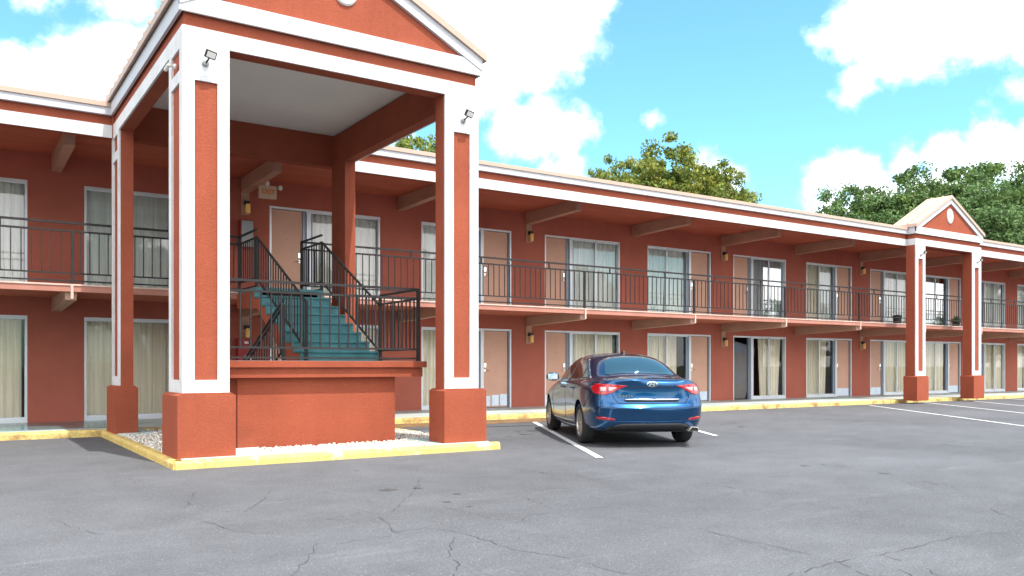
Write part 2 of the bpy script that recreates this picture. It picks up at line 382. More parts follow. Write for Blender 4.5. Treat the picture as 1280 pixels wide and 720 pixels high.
# long cracks, polylines on the ground
def gp(u, v):
    D = (CAMH - ZA) * 1060 / (v - 457.2); k = (u - 640) / 1060; s, c = math.sin(YAW), math.cos(YAW)
    return Vector((D * (s + k * c), D * (c - k * s), 0))
CR = [[(527,598),(520,612),(505,625),(490,640)],[(473,647),(487,658),(496,666),(530,660),(568,665),(596,672),(640,687),(690,694),(740,706),(785,718)],
      [(338,612),(325,628),(305,640)],[(398,680),(385,700),(362,722)],[(568,672),(560,690),(575,706),(566,722)],
      [(245,615),(232,635)],[(700,586),(728,596),(755,605)],[(655,622),(690,636),(760,648),(840,660),(900,668),(985,688),(1040,700),(1090,722)],
      [(1280,664),(1190,672),(1120,690),(1060,700),(985,720)],[(1238,636),(1262,646),(1285,655)],[(652,652),(662,644),(700,640),(760,634)],
      [(556,635),(600,645),(640,652)],[(870,660),(905,670),(940,680),(968,690)],[(1085,690),(1150,708),(1180,722)],[(70,650),(100,662),(130,668)],[(1000,628),(1060,640),(1080,648)],
      [(250,650),(300,665),(345,668)],[(500,668),(420,680)],[(1100,705),(1140,720)]]
rnd = random.Random(5); b = MB()
for poly in CR:
    pts = [gp(*p) for p in poly]; fine = [pts[0]]
    for p, q in zip(pts, pts[1:]):
        n = max(2, int((q - p).length / .07)); perp = (q - p).cross(Vector((0, 0, 1))).normalized()
        for i in range(1, n + 1): fine.append(p.lerp(q, i / n) + perp * rnd.uniform(-.022, .022) * (i < n))
    ws = [rnd.uniform(.0008, .0030) for _ in fine]
    for i in range(len(fine) - 1):
        if rnd.random() < .10: continue
        p, q = fine[i], fine[i+1]; n = (q - p).cross(Vector((0, 0, 1))).normalized(); z = Vector((0, 0, ZA + .0035))
        b.face([p - n*ws[i] + z, q - n*ws[i+1] + z, q + n*ws[i+1] + z, p + n*ws[i] + z])
rp = [Vector((6.9,14.9,0)), Vector((8.4,14.82,0)), Vector((9.4,14.6,0)), Vector((10.6,14.4,0)), Vector((12.4,14.1,0))]
for p, q in zip(rp, rp[1:]):
    n = (q - p).cross(Vector((0, 0, 1))).normalized() * .05; z = Vector((0, 0, ZA + .0035)); b.face([p-n+z, q-n+z, q+n+z, p+n+z])
tag(b.build('asphalt_cracks', M['crack']), kind='structure')

# ------------------------------------------------------------------ portico island
IX0, IX1, IY0, IY1 = 2.23, 6.84, 10.65, 16.43
def island():
    k = .11; z1 = ZW - .012
    b = MB()
    b.prism(kerb_prof(IY0, IY0+k, z1), 'x', IX0+.02, IX1+.02)
    pr = [(IX0-.01, ZA-.1), (IX0, z1-.04), (IX0+.025, z1), (IX0+k, z1), (IX0+k, ZA-.1)]
    b.prism(pr, 'y', IY0+.02, IY1)
    pr = [(IX1+.01, ZA-.1), (IX1, z1-.04), (IX1-.025, z1), (IX1-k, z1), (IX1-k, ZA-.1)]
    b.prism(pr, 'y', 13.2, IY1)
    tag(b.build('island_kerb', M['kerb']), kind='structure')
    b = MB(); b.box(IX0+k, IX1-k, IY0+k, IY1, ZA-.1, ZW-.045); tag(b.build('gravel_bed', M['gravel_bed']), kind='structure')
    b = MB()
    b.box(IX0+k, 3.55, IY0+k, 11.75, ZA-.1, ZW); b.box(5.85, IX1-k, IY0+k, 11.75, ZA-.1, ZW); b.box(IX0+k, 2.9, 15.2, IY1, ZA-.1, ZW)
    tag(b.build('footing_slabs', M['pad']), kind='structure')
    rnd = random.Random(11); bm = bmesh.new(); g = MB()
    ico = bmesh.new(); bmesh.ops.create_icosphere(ico, subdivisions=1, radius=1)
    vs = [v.co.copy() for v in ico.verts]; fs = [tuple(v.index for v in f.verts) for f in ico.faces]; ico.free()
    n = 0
    while n < 9000:
        x = rnd.uniform(IX0+k, IX1-k); y = IY0+k + (IY1-IY0-k) * rnd.random() ** 1.7
        if y < 11.75 and (x < 3.55 or x > 5.85): continue
        if 3.25 < x < 5.7 and 11.72 < y < 12.7: continue
        if y > 12.6 and 2.95 < x < 6.1 and rnd.random() < .7: continue
        n += 1; r = rnd.uniform(.010, .024); q = Matrix.Rotation(rnd.uniform(0, 6.28), 3, (rnd.random(), rnd.random(), 1)); sc = Vector((rnd.uniform(.7, 1.3), rnd.uniform(.7, 1.3), rnd.uniform(.5, .8))) * r
        base = len(g.v); c = Vector((x, y, ZW - .03 + rnd.uniform(0, .025)))
        for v in vs: g.v.append(tuple(c + q @ Vector((v.x*sc.x, v.y*sc.y, v.z*sc.z))))
        for f in fs: g.f.append(tuple(base + i for i in f)); g.m.append(0)
    tag(g.build('gravel', M['stone'], recalc=False), kind='stuff')
    bpy.data.objects['gravel']['label'] = 'loose white gravel filling the kerbed island under the portico'
island()

# ------------------------------------------------------------------ motel building
motel = thing('motel_building', (20, 19.26, 0), 'long two storey red motel wing with salmon doors, curtained windows and white roof fascia', 'building')
UNITS = []      # (x0, x1, kind) kind 'DW' door left, 'WD' door right
for x0, kd in ((-13.2,'DW'),(-9.35,'WD'),(-5.4,'DW')): pass
starts = [-9.25, -5.45, -1.47, 2.30, 6.12, 10.02, 13.89, 17.75, 21.55, 25.30, 29.08, 32.80, 36.45, 40.15, 43.9, 47.6]
kinds = ['WD','DW'] * 8
# unit at 2.30 is window|door, unit at 6.12 door|window
for i, x in enumerate(starts): UNITS.append((x, x + (2.76 if x < 20 else 2.66), 'WD' if (i - 3) % 2 == 0 else 'DW'))
F1, F2 = ZW, 2.72
OPEN1 = (F1, 2.27); OPEN2 = (F2, 4.95)
TH = .16
def wall():
    b = MB(); edges = [XL] + [e for u in UNITS for e in u[:2]] + [XR]
    for i in range(0, len(edges), 2): b.box(edges[i], edges[i+1], YW, YW+TH, F1-.1, 5.6)
    for u in UNITS:
        b.box(u[0], u[1], YW, YW+TH, OPEN1[1], F2-.02)
        b.box(u[0], u[1], YW, YW+TH, OPEN2[1], 5.6)
    b.box(XL, XL+.16, YW+TH, 26, F1-.1, 5.6); b.box(XR-.16, XR, YW+TH, 26, F1-.1, 5.6); b.box(XL, XR, 26, 26.16, F1-.1, 5.6)
    b.build('wall', M['stucco_wall'], motel)
    # party walls, floors seen through the glass
    b = MB()
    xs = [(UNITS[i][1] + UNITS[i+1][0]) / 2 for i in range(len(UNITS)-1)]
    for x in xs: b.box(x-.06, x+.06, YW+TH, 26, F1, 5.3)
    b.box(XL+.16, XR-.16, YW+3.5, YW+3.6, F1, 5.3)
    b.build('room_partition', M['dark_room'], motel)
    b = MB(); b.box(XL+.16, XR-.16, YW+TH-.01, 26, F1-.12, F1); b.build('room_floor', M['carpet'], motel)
    # balcony slab runs through as the upper floor
    b = MB(); b.box(XL, XR, YS+.03, 26, 2.64, F2-.012); b.build('balcony_slab', M['soffit_red'], motel)
    b = MB(); b.box(XL, XR, YS, YS+.06, 2.585, F2-.03); b.build('slab_edge_board', M['slab_edge'], motel)
    b = MB(); b.box(XL, XR, YS-.015, YW, F2-.03, F2); b.build('balcony_deck', M['slab_cap'], motel)
    # roof eave
    b = MB(); b.box(XL, XR, YF+.18, 26, 5.50, 5.60); b.build('soffit', M['soffit_red'], motel)
    for x0, x1 in ((XL, 2.36), (6.62, 26.30), (30.42, XR)):
        b = MB(); b.box(x0, x1, YF+.03, YF+.18, 5.235, 5.62); f = b.build('fascia', M['stucco'], motel)
        b = MB(); b.box(x0, x1, YF, YF+.028, 5.23, 5.447); b.build('white_band', M['white'], f)
        b = MB(); b.box(x0, x1, YF-.05, YF+.14, 5.612, 5.742); b.build('gutter_board', M['fascia_grey'], f)
        b = MB(); b.box(x0, x1, YF-.075, YF+.2, 5.744, 5.83); b.build('roof_edge_cap', M['tan'], f)
    for x0, x1 in ((XL, 2.36), (6.62, 26.30), (30.42, XR)):      # joints between the gutter lengths
        b = MB(); x = x0 + 1.9
        while x < x1 - .4: b.box(x-.004, x+.004, YF-.0525, YF-.051, 5.613, 5.741); x += 3.05
        b.build('gutter_joint', M['alu_dark'], motel)
    b = MB(); b.box(2.36, 6.62, YF-.05, YF+.18, 5.235, 5.86); b.build('fascia', M['stucco'], motel)
    b = MB(); b.box(26.30, 30.42, YF+.1, YF+.18, 5.235, 5.86); b.build('fascia', M['stucco'], motel)
    b = MB(); b.prism([(YF+.2, 5.62), (YF+.2, 5.825), (21.1, 6.15), (26.2, 5.825), (26.2, 5.62)], 'x', XL, XR); b.build('roof', M['roof'], motel)
wall()
rnd = random.Random(21)
BEAMS = [-13.0,-9.7,-6.0,-2.05, 1.80, 5.56, 9.45, 13.33, 17.2, 21.05, 24.75, 28.5, 32.25, 35.8, 39.5, 43.3, 47.0]
def beams():
    for x in BEAMS:
        b = MB(); b.prism([(YW+.002, 5.17), (YW+.002, 5.498), (17.0, 5.498), (17.0, 5.22)], 'x', x-.09, x+.09); b.build('eave_beam', M['beam'], motel, bevel=.008)
        b = MB(); b.prism([(YW+.002, 2.37), (YW+.002, 2.638), (16.83, 2.638), (16.83, 2.44)], 'x', x-.09, x+.09); o = b.build('balcony_beam', M['beam'], motel, bevel=.008)
        b = MB(); b.box(x-.015, x+.03, 16.735, 16.76, 2.46, 2.70); b.build('mounting_strap', M['slab_cap'], o)
beams()

def curtain(x0, x1, z0, z1, y, seed, mat, parent, gather=(0, 0)):
    r = random.Random(seed); n = int((x1 - x0) / .018) + 2; pts = []; ph = r.uniform(0, 6); f1 = r.uniform(38, 52)
    b = MB(); zs = [z0, z0 + (z1-z0)*.3, z0 + (z1-z0)*.7, z1]
    rows = []
    for zi, z in enumerate(zs):
        t = (z - z0) / (z1 - z0); a0 = x0 + gather[0] * (1 - t); a1 = x1 - gather[1] * (1 - t); row = []
        for i in range(n):
            q = i / (n - 1); x = a0 + (a1 - a0) * q
            row.append((x + .006*math.sin(3*ph+q*40), y + .022 * math.sin(q * (x1-x0) * f1 + ph + .6*math.sin(q*9+ph)) + .012 * math.sin(q*(x1-x0)*17 + ph*2), z))
        rows.append(row)
    for a, c in zip(rows, rows[1:]):
        for i in range(n - 1): b.face([a[i], a[i+1], c[i+1], c[i]])
    return b.build('curtain', mat, parent, smooth=True, recalc=False, weld=True)

def unit(x0, x1, kd, z0, z1, floor, idx):
    Y = YW + .015
    dw = .94
    if kd == 'DW': d0, d1, w0, w1 = x0, x0+dw, x0+dw, x1
    else: d0, d1, w0, w1 = x1-dw, x1, x0, x1-dw
    # door frame
    b = MB(); t = .05
    b.box(d0, d0+t, Y, Y+.13, z0, z1); b.box(d1-t, d1, Y, Y+.13, z0, z1); b.box(d0+t, d1-t, Y, Y+.13, z1-t, z1)
    jx = d1 - t if kd == 'DW' else d0 + t
    fr = b.build('door_frame', M['alu'], motel)
    b = MB()
    if kd == 'DW': b.box(d1-t-.085, d1-t-.002, Y+.05, Y+.12, z0, z1-t-.002); hinge = d0+t; free = d1-t-.09
    else: b.box(d1-t-.03, d1-t-.002, Y+.05, Y+.12, z0, z1-t-.002); hinge = d1-t-.035; free = d0+t
    b.build('jamb_strip', M['alu_dark'], fr)
    is_open = (floor == 1 and 21 < x0 < 22)
    if not is_open:
        lo, hi = min(hinge, free)+.004, max(hinge, free)-.004
        b = MB(); b.box(lo, hi, Y+.07, Y+.11, z0+.012, z1-t-.01); dr = b.build('door', M['door'], motel, bevel=.003)
        b = MB(); kz = .30 if floor == 1 else .10
        if floor == 1 and abs(x0-10.02) < .1:
            w = (hi-lo) / 3
            for i in range(3): b.box(lo+i*w+.02, lo+(i+1)*w-.02, Y+.062, Y+.069, z0+.05, z0+.32 + .02*i)
        else: b.box(lo+.01, hi-.01, Y+.062, Y+.069, z0+.02, z0+kz)
        b.build('kick_plate', M['kick'], dr)
        hx = hi-.07 if kd == 'DW' else lo+.07; s = -1 if kd == 'DW' else 1
        b = MB(); b.lathe((hx, Y+.069, z0+1.0), (0,-1,0), [(0,.012),(.032,.012),(.032,0)], 14); b.tube((hx, Y+.06, z0+1.0), (hx, Y+.01, z0+1.0), .011); b.tube((hx, Y+.015, z0+1.0), (hx+s*.12, Y+.02, z0+.995), .011)
        b.build('handle', M['chrome'], dr, smooth=False)
        b = MB(); b.box(hx-.035, hx+.035, Y+.045, Y+.068, z0+1.08, z0+1.20); b.build('lock', M['chrome'], dr, bevel=.005)
        b = MB(); b.lathe(((lo+hi)/2, Y+.068, z0+1.5), (0,-1,0), [(.001,.004),(.009,.004),(.009,0)], 10); b.build('viewer', M['black'], dr)
    else:
        # door swung inwards
        b = MB(); b.box(hinge+.01, hinge+.05, Y+.12, Y+.95, z0+.012, z1-t-.01); b.build('door', M['door'], motel)
    # window with two sliding panels
    b = MB(); t = .045; wm = (w0+w1)/2 + (.04 if kd == 'DW' else -.04)
    b.box(w0, w0+t, Y-.005, Y+.12, z0, z1); b.box(w1-t, w1, Y-.005, Y+.12, z0, z1); b.box(w0+t, w1-t, Y-.005, Y+.12, z1-t, z1); b.box(w0+t, w1-t, Y-.005, Y+.12, z0, z0+.07)
    win = b.build('window', M['alu'], motel)
    b = MB(); b.box(wm-.045, wm+.005, Y+.03, Y+.065, z0+.07, z1-t); b.box(wm+.01, wm+.045, Y+.07, Y+.10, z0+.07, z1-t)
    b.box(w0+t, w1-t, Y+.03, Y+.1, z0+.07, z0+.11); b.box(w0+t, w1-t, Y+.03, Y+.1, z1-t-.03, z1-t)
    b.build('sash', M['alu'], win)
    b = MB(); s0 = w0+t; s1 = w1-t
    dk = (s0, s0+.055) if kd == 'DW' else (s1-.1, s1)
    b.box(dk[0], dk[1], Y+.028, Y+.09, z0+.11, z1-t-.03); b.build('sash_stile', M['alu_dark'], win)
    gl = M['glass_hi'] if floor == 2 else M['glass']
    if floor == 2 and (abs(x0-21.55) < .1 or abs(x0-32.8) < .1): gl = M['glass_mirror']
    b = MB(); b.face([(s0, Y+.05, z0+.1), (wm, Y+.05, z0+.1), (wm, Y+.05, z1-.07), (s0, Y+.05, z1-.07)]); b.build('pane', gl, win, recalc=False)
    b = MB(); b.face([(wm, Y+.085, z0+.1), (s1, Y+.085, z0+.1), (s1, Y+.085, z1-.07), (wm, Y+.085, z1-.07)]); b.build('pane', gl, win, recalc=False)
    cm = M['curtain'] if floor == 1 else M['sheer']
    gx = (0, 0)
    a0, a1 = s0, s1
    if floor == 1:
        if abs(x0-17.75) < .1: a1 = s1 - .42; gx = (0, 0)
        elif is_open: a0 = s0 + .42; gx = (.10, .14)
        elif abs(x0-25.3) < .1: a1 = s1 - .30; gx = (0, .08)
        elif x0 > 28: gx = (0, 0); a1 = s1 - (.1 if idx % 2 else 0)
        elif abs(x0-13.89) < .1: a1 = s1 - .12
        elif x0 < 0: a1 = s1 - .05
    else:
        if abs(x0-21.55) < .1: gx = (.0, .12)
        elif abs(x0-25.3) < .1: a1 = s1-.05
        elif abs(x0-32.8) < .1: a1 = s1-.35
        if abs(x0-25.3) < .1 : cm = M['curtain']
    mid = (a0 + a1) / 2 + rnd.uniform(-.1, .1)
    if a1 - a0 > 1.0:
        curtain(a0, mid, z0+.06, z1-.06, Y+.155, idx*7+floor, cm, win, (gx[0], .02 + rnd.uniform(0, .07))); curtain(mid-.02, a1, z0+.06, z1-.06, Y+.165, idx*13+floor, M['sheer'] if abs(x0-25.3) < .1 and floor == 2 else cm, win, (.0, gx[1]))
    else: curtain(a0, a1, z0+.06, z1-.06, Y+.155, idx*7+floor, cm, win, gx)
for i, (x0, x1, kd) in enumerate(UNITS):
    unit(x0, x1, kd, OPEN1[0], OPEN1[1], 1, i); unit(x0, x1, kd, OPEN2[0], OPEN2[1], 2, i)
# lintel over lower openings carries the floor edge; small upper head strip
# mattress leaning just inside the open door
b = MB(); b.box(-.55, .55, 0, .22, 0, 1.95)
mt = b.build('mattress', M['mattress'], None, bevel=.05); mt.location = (22.3, YW+.75, ZW+.0); mt.rotation_euler = (0, R(14), R(-14))
tag(mt, 'grey mattress leaning on its end inside the only open ground floor doorway', 'mattress')

# ------------------------------------------------------------------ balcony railings (one section per bay)
def railing(x0, x1, label, y=16.80, zt=3.80):
    o = thing('balcony_railing', (x0, y, F2), label, 'railing', 'railing sections along the upper walkway')
    r = .016
    b = MB(); b.tube((x0, y, zt), (x1, y, zt), .019, square=True); b.build('top_rail', M['iron'], o)
    b = MB(); b.tube((x0, y, zt-.145), (x1, y, zt-.145), r, square=True); b.build('middle_rail', M['iron'], o)
    for z in (2.91, 2.775):
        b = MB(); b.tube((x0, y, z), (x1, y, z), .013, square=True); b.build('bottom_rail', M['iron'], o)
    for x in (x0+.02,):
        b = MB(); b.tube((x, y, 2.60), (x, y, zt-.14), .024, square=True); b.build('post', M['iron'], o)
    for t in (.22, .72):
        x = x0 + (x1-x0)*t; b = MB(); b.tube((x, y, zt-.145), (x, y, zt), .013, square=True); b.build('spacer', M['iron'], o)
    n = max(2, int(round((x1-x0) / .152))); first = None
    for i in range(1, n):
        x = x0 + (x1-x0)*i/n
        if first is None:
            b = MB(); b.tube((x, y, 2.91), (x, y, zt-.15), .0085, square=True); first = b.build('baluster', M['iron'], o); fx = x
        else:
            c = first.copy(); COL.objects.link(c); c.parent = o; c.location = first.location + Vector((x-fx, 0, 0))
    return o
railing(-9.7, -6.0, 'balcony railing two bays beyond the left end of the view')
railing(-6.0, -2.05, 'balcony railing bay just outside the left edge of the view')
railing(-2.05, 1.80, 'leftmost visible balcony railing, in front of the curtained window cut by the picture edge')
railing(1.80, 4.78, 'balcony railing behind the left portico columns, ending at the stair head')
railing(5.98, 9.45, 'balcony railing right of the stair head, running behind the right portico column')
railing(9.45, 13.33, 'balcony railing just right of the large portico, in front of the lone upper door')
railing(13.33, 17.2, 'balcony railing directly above the front of the blue car')
railing(17.2, 21.05, 'balcony railing between the blue car and the bay above the open doorway')
railing(21.05, 24.75, 'balcony railing above the open ground floor doorway')
railing(24.75, 28.5, 'balcony railing bay left of the small gabled portico, two curtained panes behind it')
railing(28.5, 32.25, 'balcony railing bay meeting the left column of the small gabled portico')
railing(32.25, 35.8, 'balcony railing between the two columns of the small gabled portico')
railing(35.8, 39.5, 'balcony railing just right of the small gabled portico')
railing(39.5, 43.3, 'balcony railing cut off by the right edge of the view')
railing(43.3, 47.0, 'balcony railing past the right edge of the view')

# ------------------------------------------------------------------ porticos
def portico(label, X0, X1, Yf, Yb, cols, ytop, big):
    """X0..X1 outer faces of the columns, Yf front face"""
    P = thing('entrance_portico', ((X0+X1)/2, Yf, ZW), label, 'portico')
    zb, zl, zw, zr, zc = .93, 5.245, 5.45, 5.61, 5.83
    T = .03
    def trim_front(a, b_, y, ztop, panel):
        m = MB(); p0, p1 = a + (b_-a)*panel[0], a + (b_-a)*panel[1]; zt = panel[2]; zq = panel[3]
        m.box(a, p0, y, y+T, zb, ztop); m.box(p1, b_, y, y+T, zb, ztop); m.box(p0, p1, y, y+T, zb, zq); m.box(p0, p1, y, y+T, zt, ztop)
        return m
    # bases
    for (a, b_, y0, y1) in cols['base']:
        m = MB(); m.box(a, b_, y0, y1, ZW-.02, zb-.02); o = m.build('column_base', M['stucco'], P, bevel=.006)
        m = MB(); m.prism([(a+.002, zb-.02), (b_-.002, zb-.02), (b_-.06, zb+.012), (a+.06, zb+.012)], 'y', y0+.002, y1-.002); m.build('chamfer', M['stucco'], o)
    for (a, b_, y0, y1, tl) in cols['shaft']:
        m = MB(); m.box(a+(T if 'L' in tl else 0), b_-(T if 'R' in tl else 0), y0+(T if 'F' in tl else 0), y1, zb, zl)
        c = m.build('column', M['stucco'], P)
        if 'F' in tl:
            m = trim_front(a, b_, y0, zl, (.26, .745, 4.80 if a < (X0+X1)/2 else 4.72, 1.10)); m.build('white_trim', M['white'], c)
        if 'L' in tl or 'R' in tl:
            xx = (a, a+T) if 'L' in tl else (b_-T, b_)
            m = MB(); ya = y0 + (T if 'F' in tl else 0); w = (y1-ya)
            q0, q1 = ya + w*.17, ya + w*.80
            m.box(*xx, ya, q0, zb, zl); m.box(*xx, q1, y1, zb, zl); m.box(*xx, q0, q1, zb, 1.10); m.box(*xx, q0, q1, 4.78, 4.93); m.box(*xx, q0, q1, 5.20, zl)
            m.build('side_trim', M['white'], c)
    # entablature: core beams on four sides
    bt = .27
    yin0, yin1 = Yf+bt, Yb
    def frame(mb, o, z0, z1, t):
        # ring with outer offset o beyond the column faces, inner face t
        mb.box(X0-o, X1+o, Yf-o, Yf+t, z0, z1)
        if big or True:
            mb.box(X0-o, X0+t*.85, Yf+t, Yb, z0, z1); mb.box(X1-t*.85, X1+o, Yf+t, Yb, z0, z1)
    m = MB(); frame(m, -T, zl, zc, bt+0); o = m.build('beam', M['stucco'], P)
    m = MB(); m.box(X0, X1, Yf, Yf+T-.001, zl, zw); m.box(X0, X0+T-.001, Yf+T, Yb, zl, zw); m.box(X1-T+.001, X1, Yf+T, Yb, zl, zw); m.build('white_band', M['white'], o)
    co = .04
    # rake geometry
    xc = (X0+X1)/2; hw = (X1-X0)/2 + co; zap = ytop; slope = (zap - zc - .12) / hw
    m = MB(); m.box(X0-co, X1+co, Yf-co, Yf-.0005, zr, zc); c = m.build('cornice', M['white'], P)
    m = MB(); m.box(X0-co, X0-.031+.03, Yf+.002, Yb, zr, zc-.0); m.build('side_cornice', M['fascia_grey'], c)
    m = MB(); m.box(X1+.001, X1+co, Yf+.002, Yb, zr, zc); m.build('side_cornice', M['fascia_grey'], c)
    # pediment face
    m = MB(); m.prism([(X0-.02, zc+.002), (X1+.02, zc+.002), (xc, zc + slope*(hw-.08))], 'y', Yf+.0, Yf+.12); pd = m.build('pediment', M['stucco'], P)
    r = .165 if big else .19; zmed = 6.33 if big else 6.36
    m = MB(); m.lathe((xc, Yf+.0, zmed), (0,-1,0), [(0,.035),(r-.02,.035),(r,.015),(r,0)], 32)
    m.v = [(p[0], p[1], zmed + (p[2]-zmed) * (1.0 if big else 1.35)) for p in m.v]
    m.build('medallion', M['white'], pd)
    # rake boards + roof
    zA = zc + .02
    m = MB(); w = .15
    for s in (-1, 1):
        e = xc + s*hw
        m.prism([(e, zA-.17 + .0), (xc, zA-.17 + slope*hw + .0), (xc, zA + slope*hw), (e, zA)], 'y', Yf-co-.012, Yf-.001)
    m.build('rake_board', M['fascia_grey'], pd)
    yback = 18.6 if big else 16.62
    m = MB()
    for s in (-1, 1):
        e = xc + s*(hw+.06)
        m.prism([(e, zA+.002-.03), (xc, zA+.002 + slope*hw), (xc, zA + slope*hw + .11), (e, zA+.075)], 'y', Yf-co-.05, yback)
    rf = m.build('roof', M['tan'], P)
    m = MB(); m.prism([(X0-.02, zc+.002), (X1+.02, zc+.002), (xc, zc + slope*(hw-.08))], 'y', yback-.14, yback-.04); m.build('rear_gable', M['stucco'], P)
    m = MB(); yy = Yf-co+.25
    while yy < yback:
        for s in (-1, 1):
            e = xc + s*(hw+.075); m.prism([(e, zA+.07), (xc, zA + slope*hw + .105), (xc, zA + slope*hw + .14), (e, zA+.115)], 'y', yy, yy+.03)
        yy += .42
    m.build('roof_seam', M['tan'], rf)
    if not big:
        m = MB(); m.box(X0-co+.01, X1+co-.01, Yf+.13, YF+.4, zc-.002, zc+.018); m.build('flat_roof', M['tan'], P)
        m = MB(); m.box(X0-co+.01, X0-.01, Yb+.001, Yb+.25, zr, zc-.004); m.build('roof_return', M['fascia_grey'], P)
    if big:
        m = MB(); m.box(X0+.2, X1-.2, Yf+bt-.02, YF+.0, 5.855, 5.90); m.build('ceiling', M['ceiling'], P)
    return P
bigcols = dict(base=[(2.30,3.00,10.78,11.66),(5.98,6.70,10.78,11.25),(6.42,6.70,11.25,11.66),(2.30,2.66,15.40,16.30),(6.34,6.70,15.36,16.12)],
               shaft=[(2.37,2.94,10.85,11.60,'FL'),(6.03,6.60,10.85,11.14,'F'),(6.37,6.60,11.14,11.60,'R'),(2.37,2.60,15.50,16.22,'L'),(6.37,6.58,15.42,16.10,'')])
portico('large gabled entrance portico of red stucco with white trimmed columns over the stair landing', 2.37, 6.60, 10.85, 16.05, bigcols, 7.02, True)
smcols = dict(base=[(26.28,26.96,15.72,16.20),(29.76,30.45,15.72,16.20)],
              shaft=[(26.34,26.90,15.80,16.14,'F'),(29.82,30.40,15.80,16.14,'F')])
portico('small distant gabled portico on two white trimmed columns near the right edge', 26.34, 30.40, 15.80, 16.28, smcols, 7.06, False)

# ------------------------------------------------------------------ stairs and landing
st = thing('staircase', (4.5, 12.5, ZW), 'teal painted switchback staircase with red sides rising from the landing inside the large portico', 'staircase')
ZL = 1.35
b = MB(); b.box(3.29, 5.66, 11.75, 12.6, ZA, 1.112); b.build('landing_wall', M['stucco'], st)
b = MB(); b.box(2.98, 6.07, 11.63, 13.1, 1.112, 1.25); b.build('landing_slab', M['stucco'], st)
b = MB(); b.box(2.94, 6.12, 11.58, 13.14, 1.252, ZL-.004); b.build('landing_cap', M['stucco'], st, bevel=.008)
b = MB(); b.box(3.0, 6.05, 11.64, 13.14, ZL-.004, ZL); b.build('landing_floor', M['teal'], st)
NS = 8; Y0, Y1 = 13.10, 15.55; run = (Y1-Y0)/(NS-1); rise = (F2-ZL)/NS
SX0, SX1 = 4.68, 5.98
for i in range(NS):
    y = Y0 + run*i; z = ZL + rise*(i+1); y2 = y + run + .02 if i < NS-1 else YS+.0
    b = MB(); b.box(SX0-.02, SX1+.02, y, y+.03, z-rise, z-.035); b.build('riser', M['teal'], st)
    if i < NS-1:
        b = MB(); b.box(SX0-.02, SX1+.02, y-.025, y+run, z-.035, z); b.build('tread', M['teal'], st, bevel=.006)
b = MB(); b.box(SX0+.01, SX1-.01, Y1-.025, YS-.02, F2-.05, F2); b.build('upper_landing', M['teal'], st)
for x in (SX0, SX1-.12):
    b = MB(); poly = []
    for i in range(NS): poly += [(Y0+run*i+.034, ZL+rise*i-(.04 if i else 0)), (Y0+run*i+.034, ZL+rise*(i+1)-.038)]
    poly += [(YS-.02, F2-.054), (YS-.02, F2-.33), (Y1-.1, F2-.40), (Y0+.35, ZL-.25), (Y0-.0, ZL-.25)]
    b.prism(poly, 'x', x, x+.12); b.build('stringer', M['stucco'], st)
b = MB(); b.prism([(Y1, F2-.34), (YS-.03, F2-.34), (YS-.03, F2-.05), (Y1, F2-.05)], 'x', SX0+.122, SX1-.122); b.build('landing_soffit', M['stucco'], st)
b = MB(); b.prism([(Y0+.3, ZL-.2), (Y1-.1, F2-.42), (Y1-.1, F2-.36), (Y0+.3, ZL-.14)], 'x', SX0+.122, SX1-.122); b.build('stair_soffit', M['stucco'], st)
# lower flight down to the walkway
LX0, LX1 = 3.05, 4.30; NL = 7; rl = (ZL-ZW)/NL; runl = .33
for i in range(NL-1):
    y = Y0 + runl*i; z = ZL - rl*(i+1)
    b = MB(); b.box(LX0, LX1, y+.04, y+runl+.045, z-.06, z); b.build('tread', M['teal'], st)
for x in (LX0-.08, LX1):
    b = MB(); b.prism([(Y0+.05, ZL-.02), (Y0+runl*(NL-1), ZW+rl-.02), (Y0+runl*(NL-1), ZW), (Y0+runl*(NL-2), ZW), (Y0+.05, ZL-.35)], 'x', x, x+.08); b.build('stringer', M['stucco'], st)

def rail_run(o, p0, p1, ht=1.10, gap=.145, low=.09, sp=.14, post0=True, post1=True, top2=True, bottom2=True):
    """railing between two floor points p0,p1 (may slope)"""
    p0 = Vector(p0); p1 = Vector(p1); z = Vector((0,0,1)); d = p1-p0; n = max(2, int(round(Vector((d.x,d.y,0)).length / sp)))
    if top2: b = MB(); b.tube(p0+z*ht, p1+z*ht, .017, square=True); b.build('top_rail', M['iron'], o)
    b = MB(); b.tube(p0+z*(ht-gap), p1+z*(ht-gap), .015, square=True); b.build('middle_rail', M['iron'], o)
    b = MB(); b.tube(p0+z*(low+.09), p1+z*(low+.09), .014, square=True); b.build('bottom_rail', M['iron'], o)
    if bottom2: b = MB(); b.tube(p0+z*.04, p1+z*.04, .012, square=True); b.build('bottom_rail', M['iron'], o)
    for c, p in ((post0, p0), (post1, p1)):
        if c: b = MB(); b.tube(p, p+z*(ht+.005 if top2 else ht-gap+.01), .023, square=True); b.build('post', M['iron'], o)
    for i in range(1, n):
        p = p0 + d*i/n; b = MB(); b.tube(p+z*(low+.09), p+z*(ht-gap), .009, square=True); b.build('baluster', M['iron'], o)
ra = thing('landing_railing', (4.5, 11.68, ZL), 'black iron railing along the front and right edge of the stair landing', 'railing')
rail_run(ra, (3.02, 11.68, ZL), (6.02, 11.68, ZL)); rail_run(ra, (6.02, 11.68, ZL), (6.02, 13.06, ZL), post0=False)
rb = thing('stair_railing', (6.0, 13.06, ZL), 'black iron railing on the right side of the teal stairs, up to the balcony', 'railing')
zoff = .0
rail_run(rb, (6.0, 13.06, ZL), (6.0, 15.68, F2), ht=1.09, top2=False, bottom2=False, post0=False); rail_run(rb, (6.0, 15.68, F2), (6.0, 16.80, F2), ht=1.08, post0=False)
rc = thing('stair_railing', (4.74, 13.06, ZL), 'black iron railing on the left side of the teal stairs, up to the balcony', 'railing')
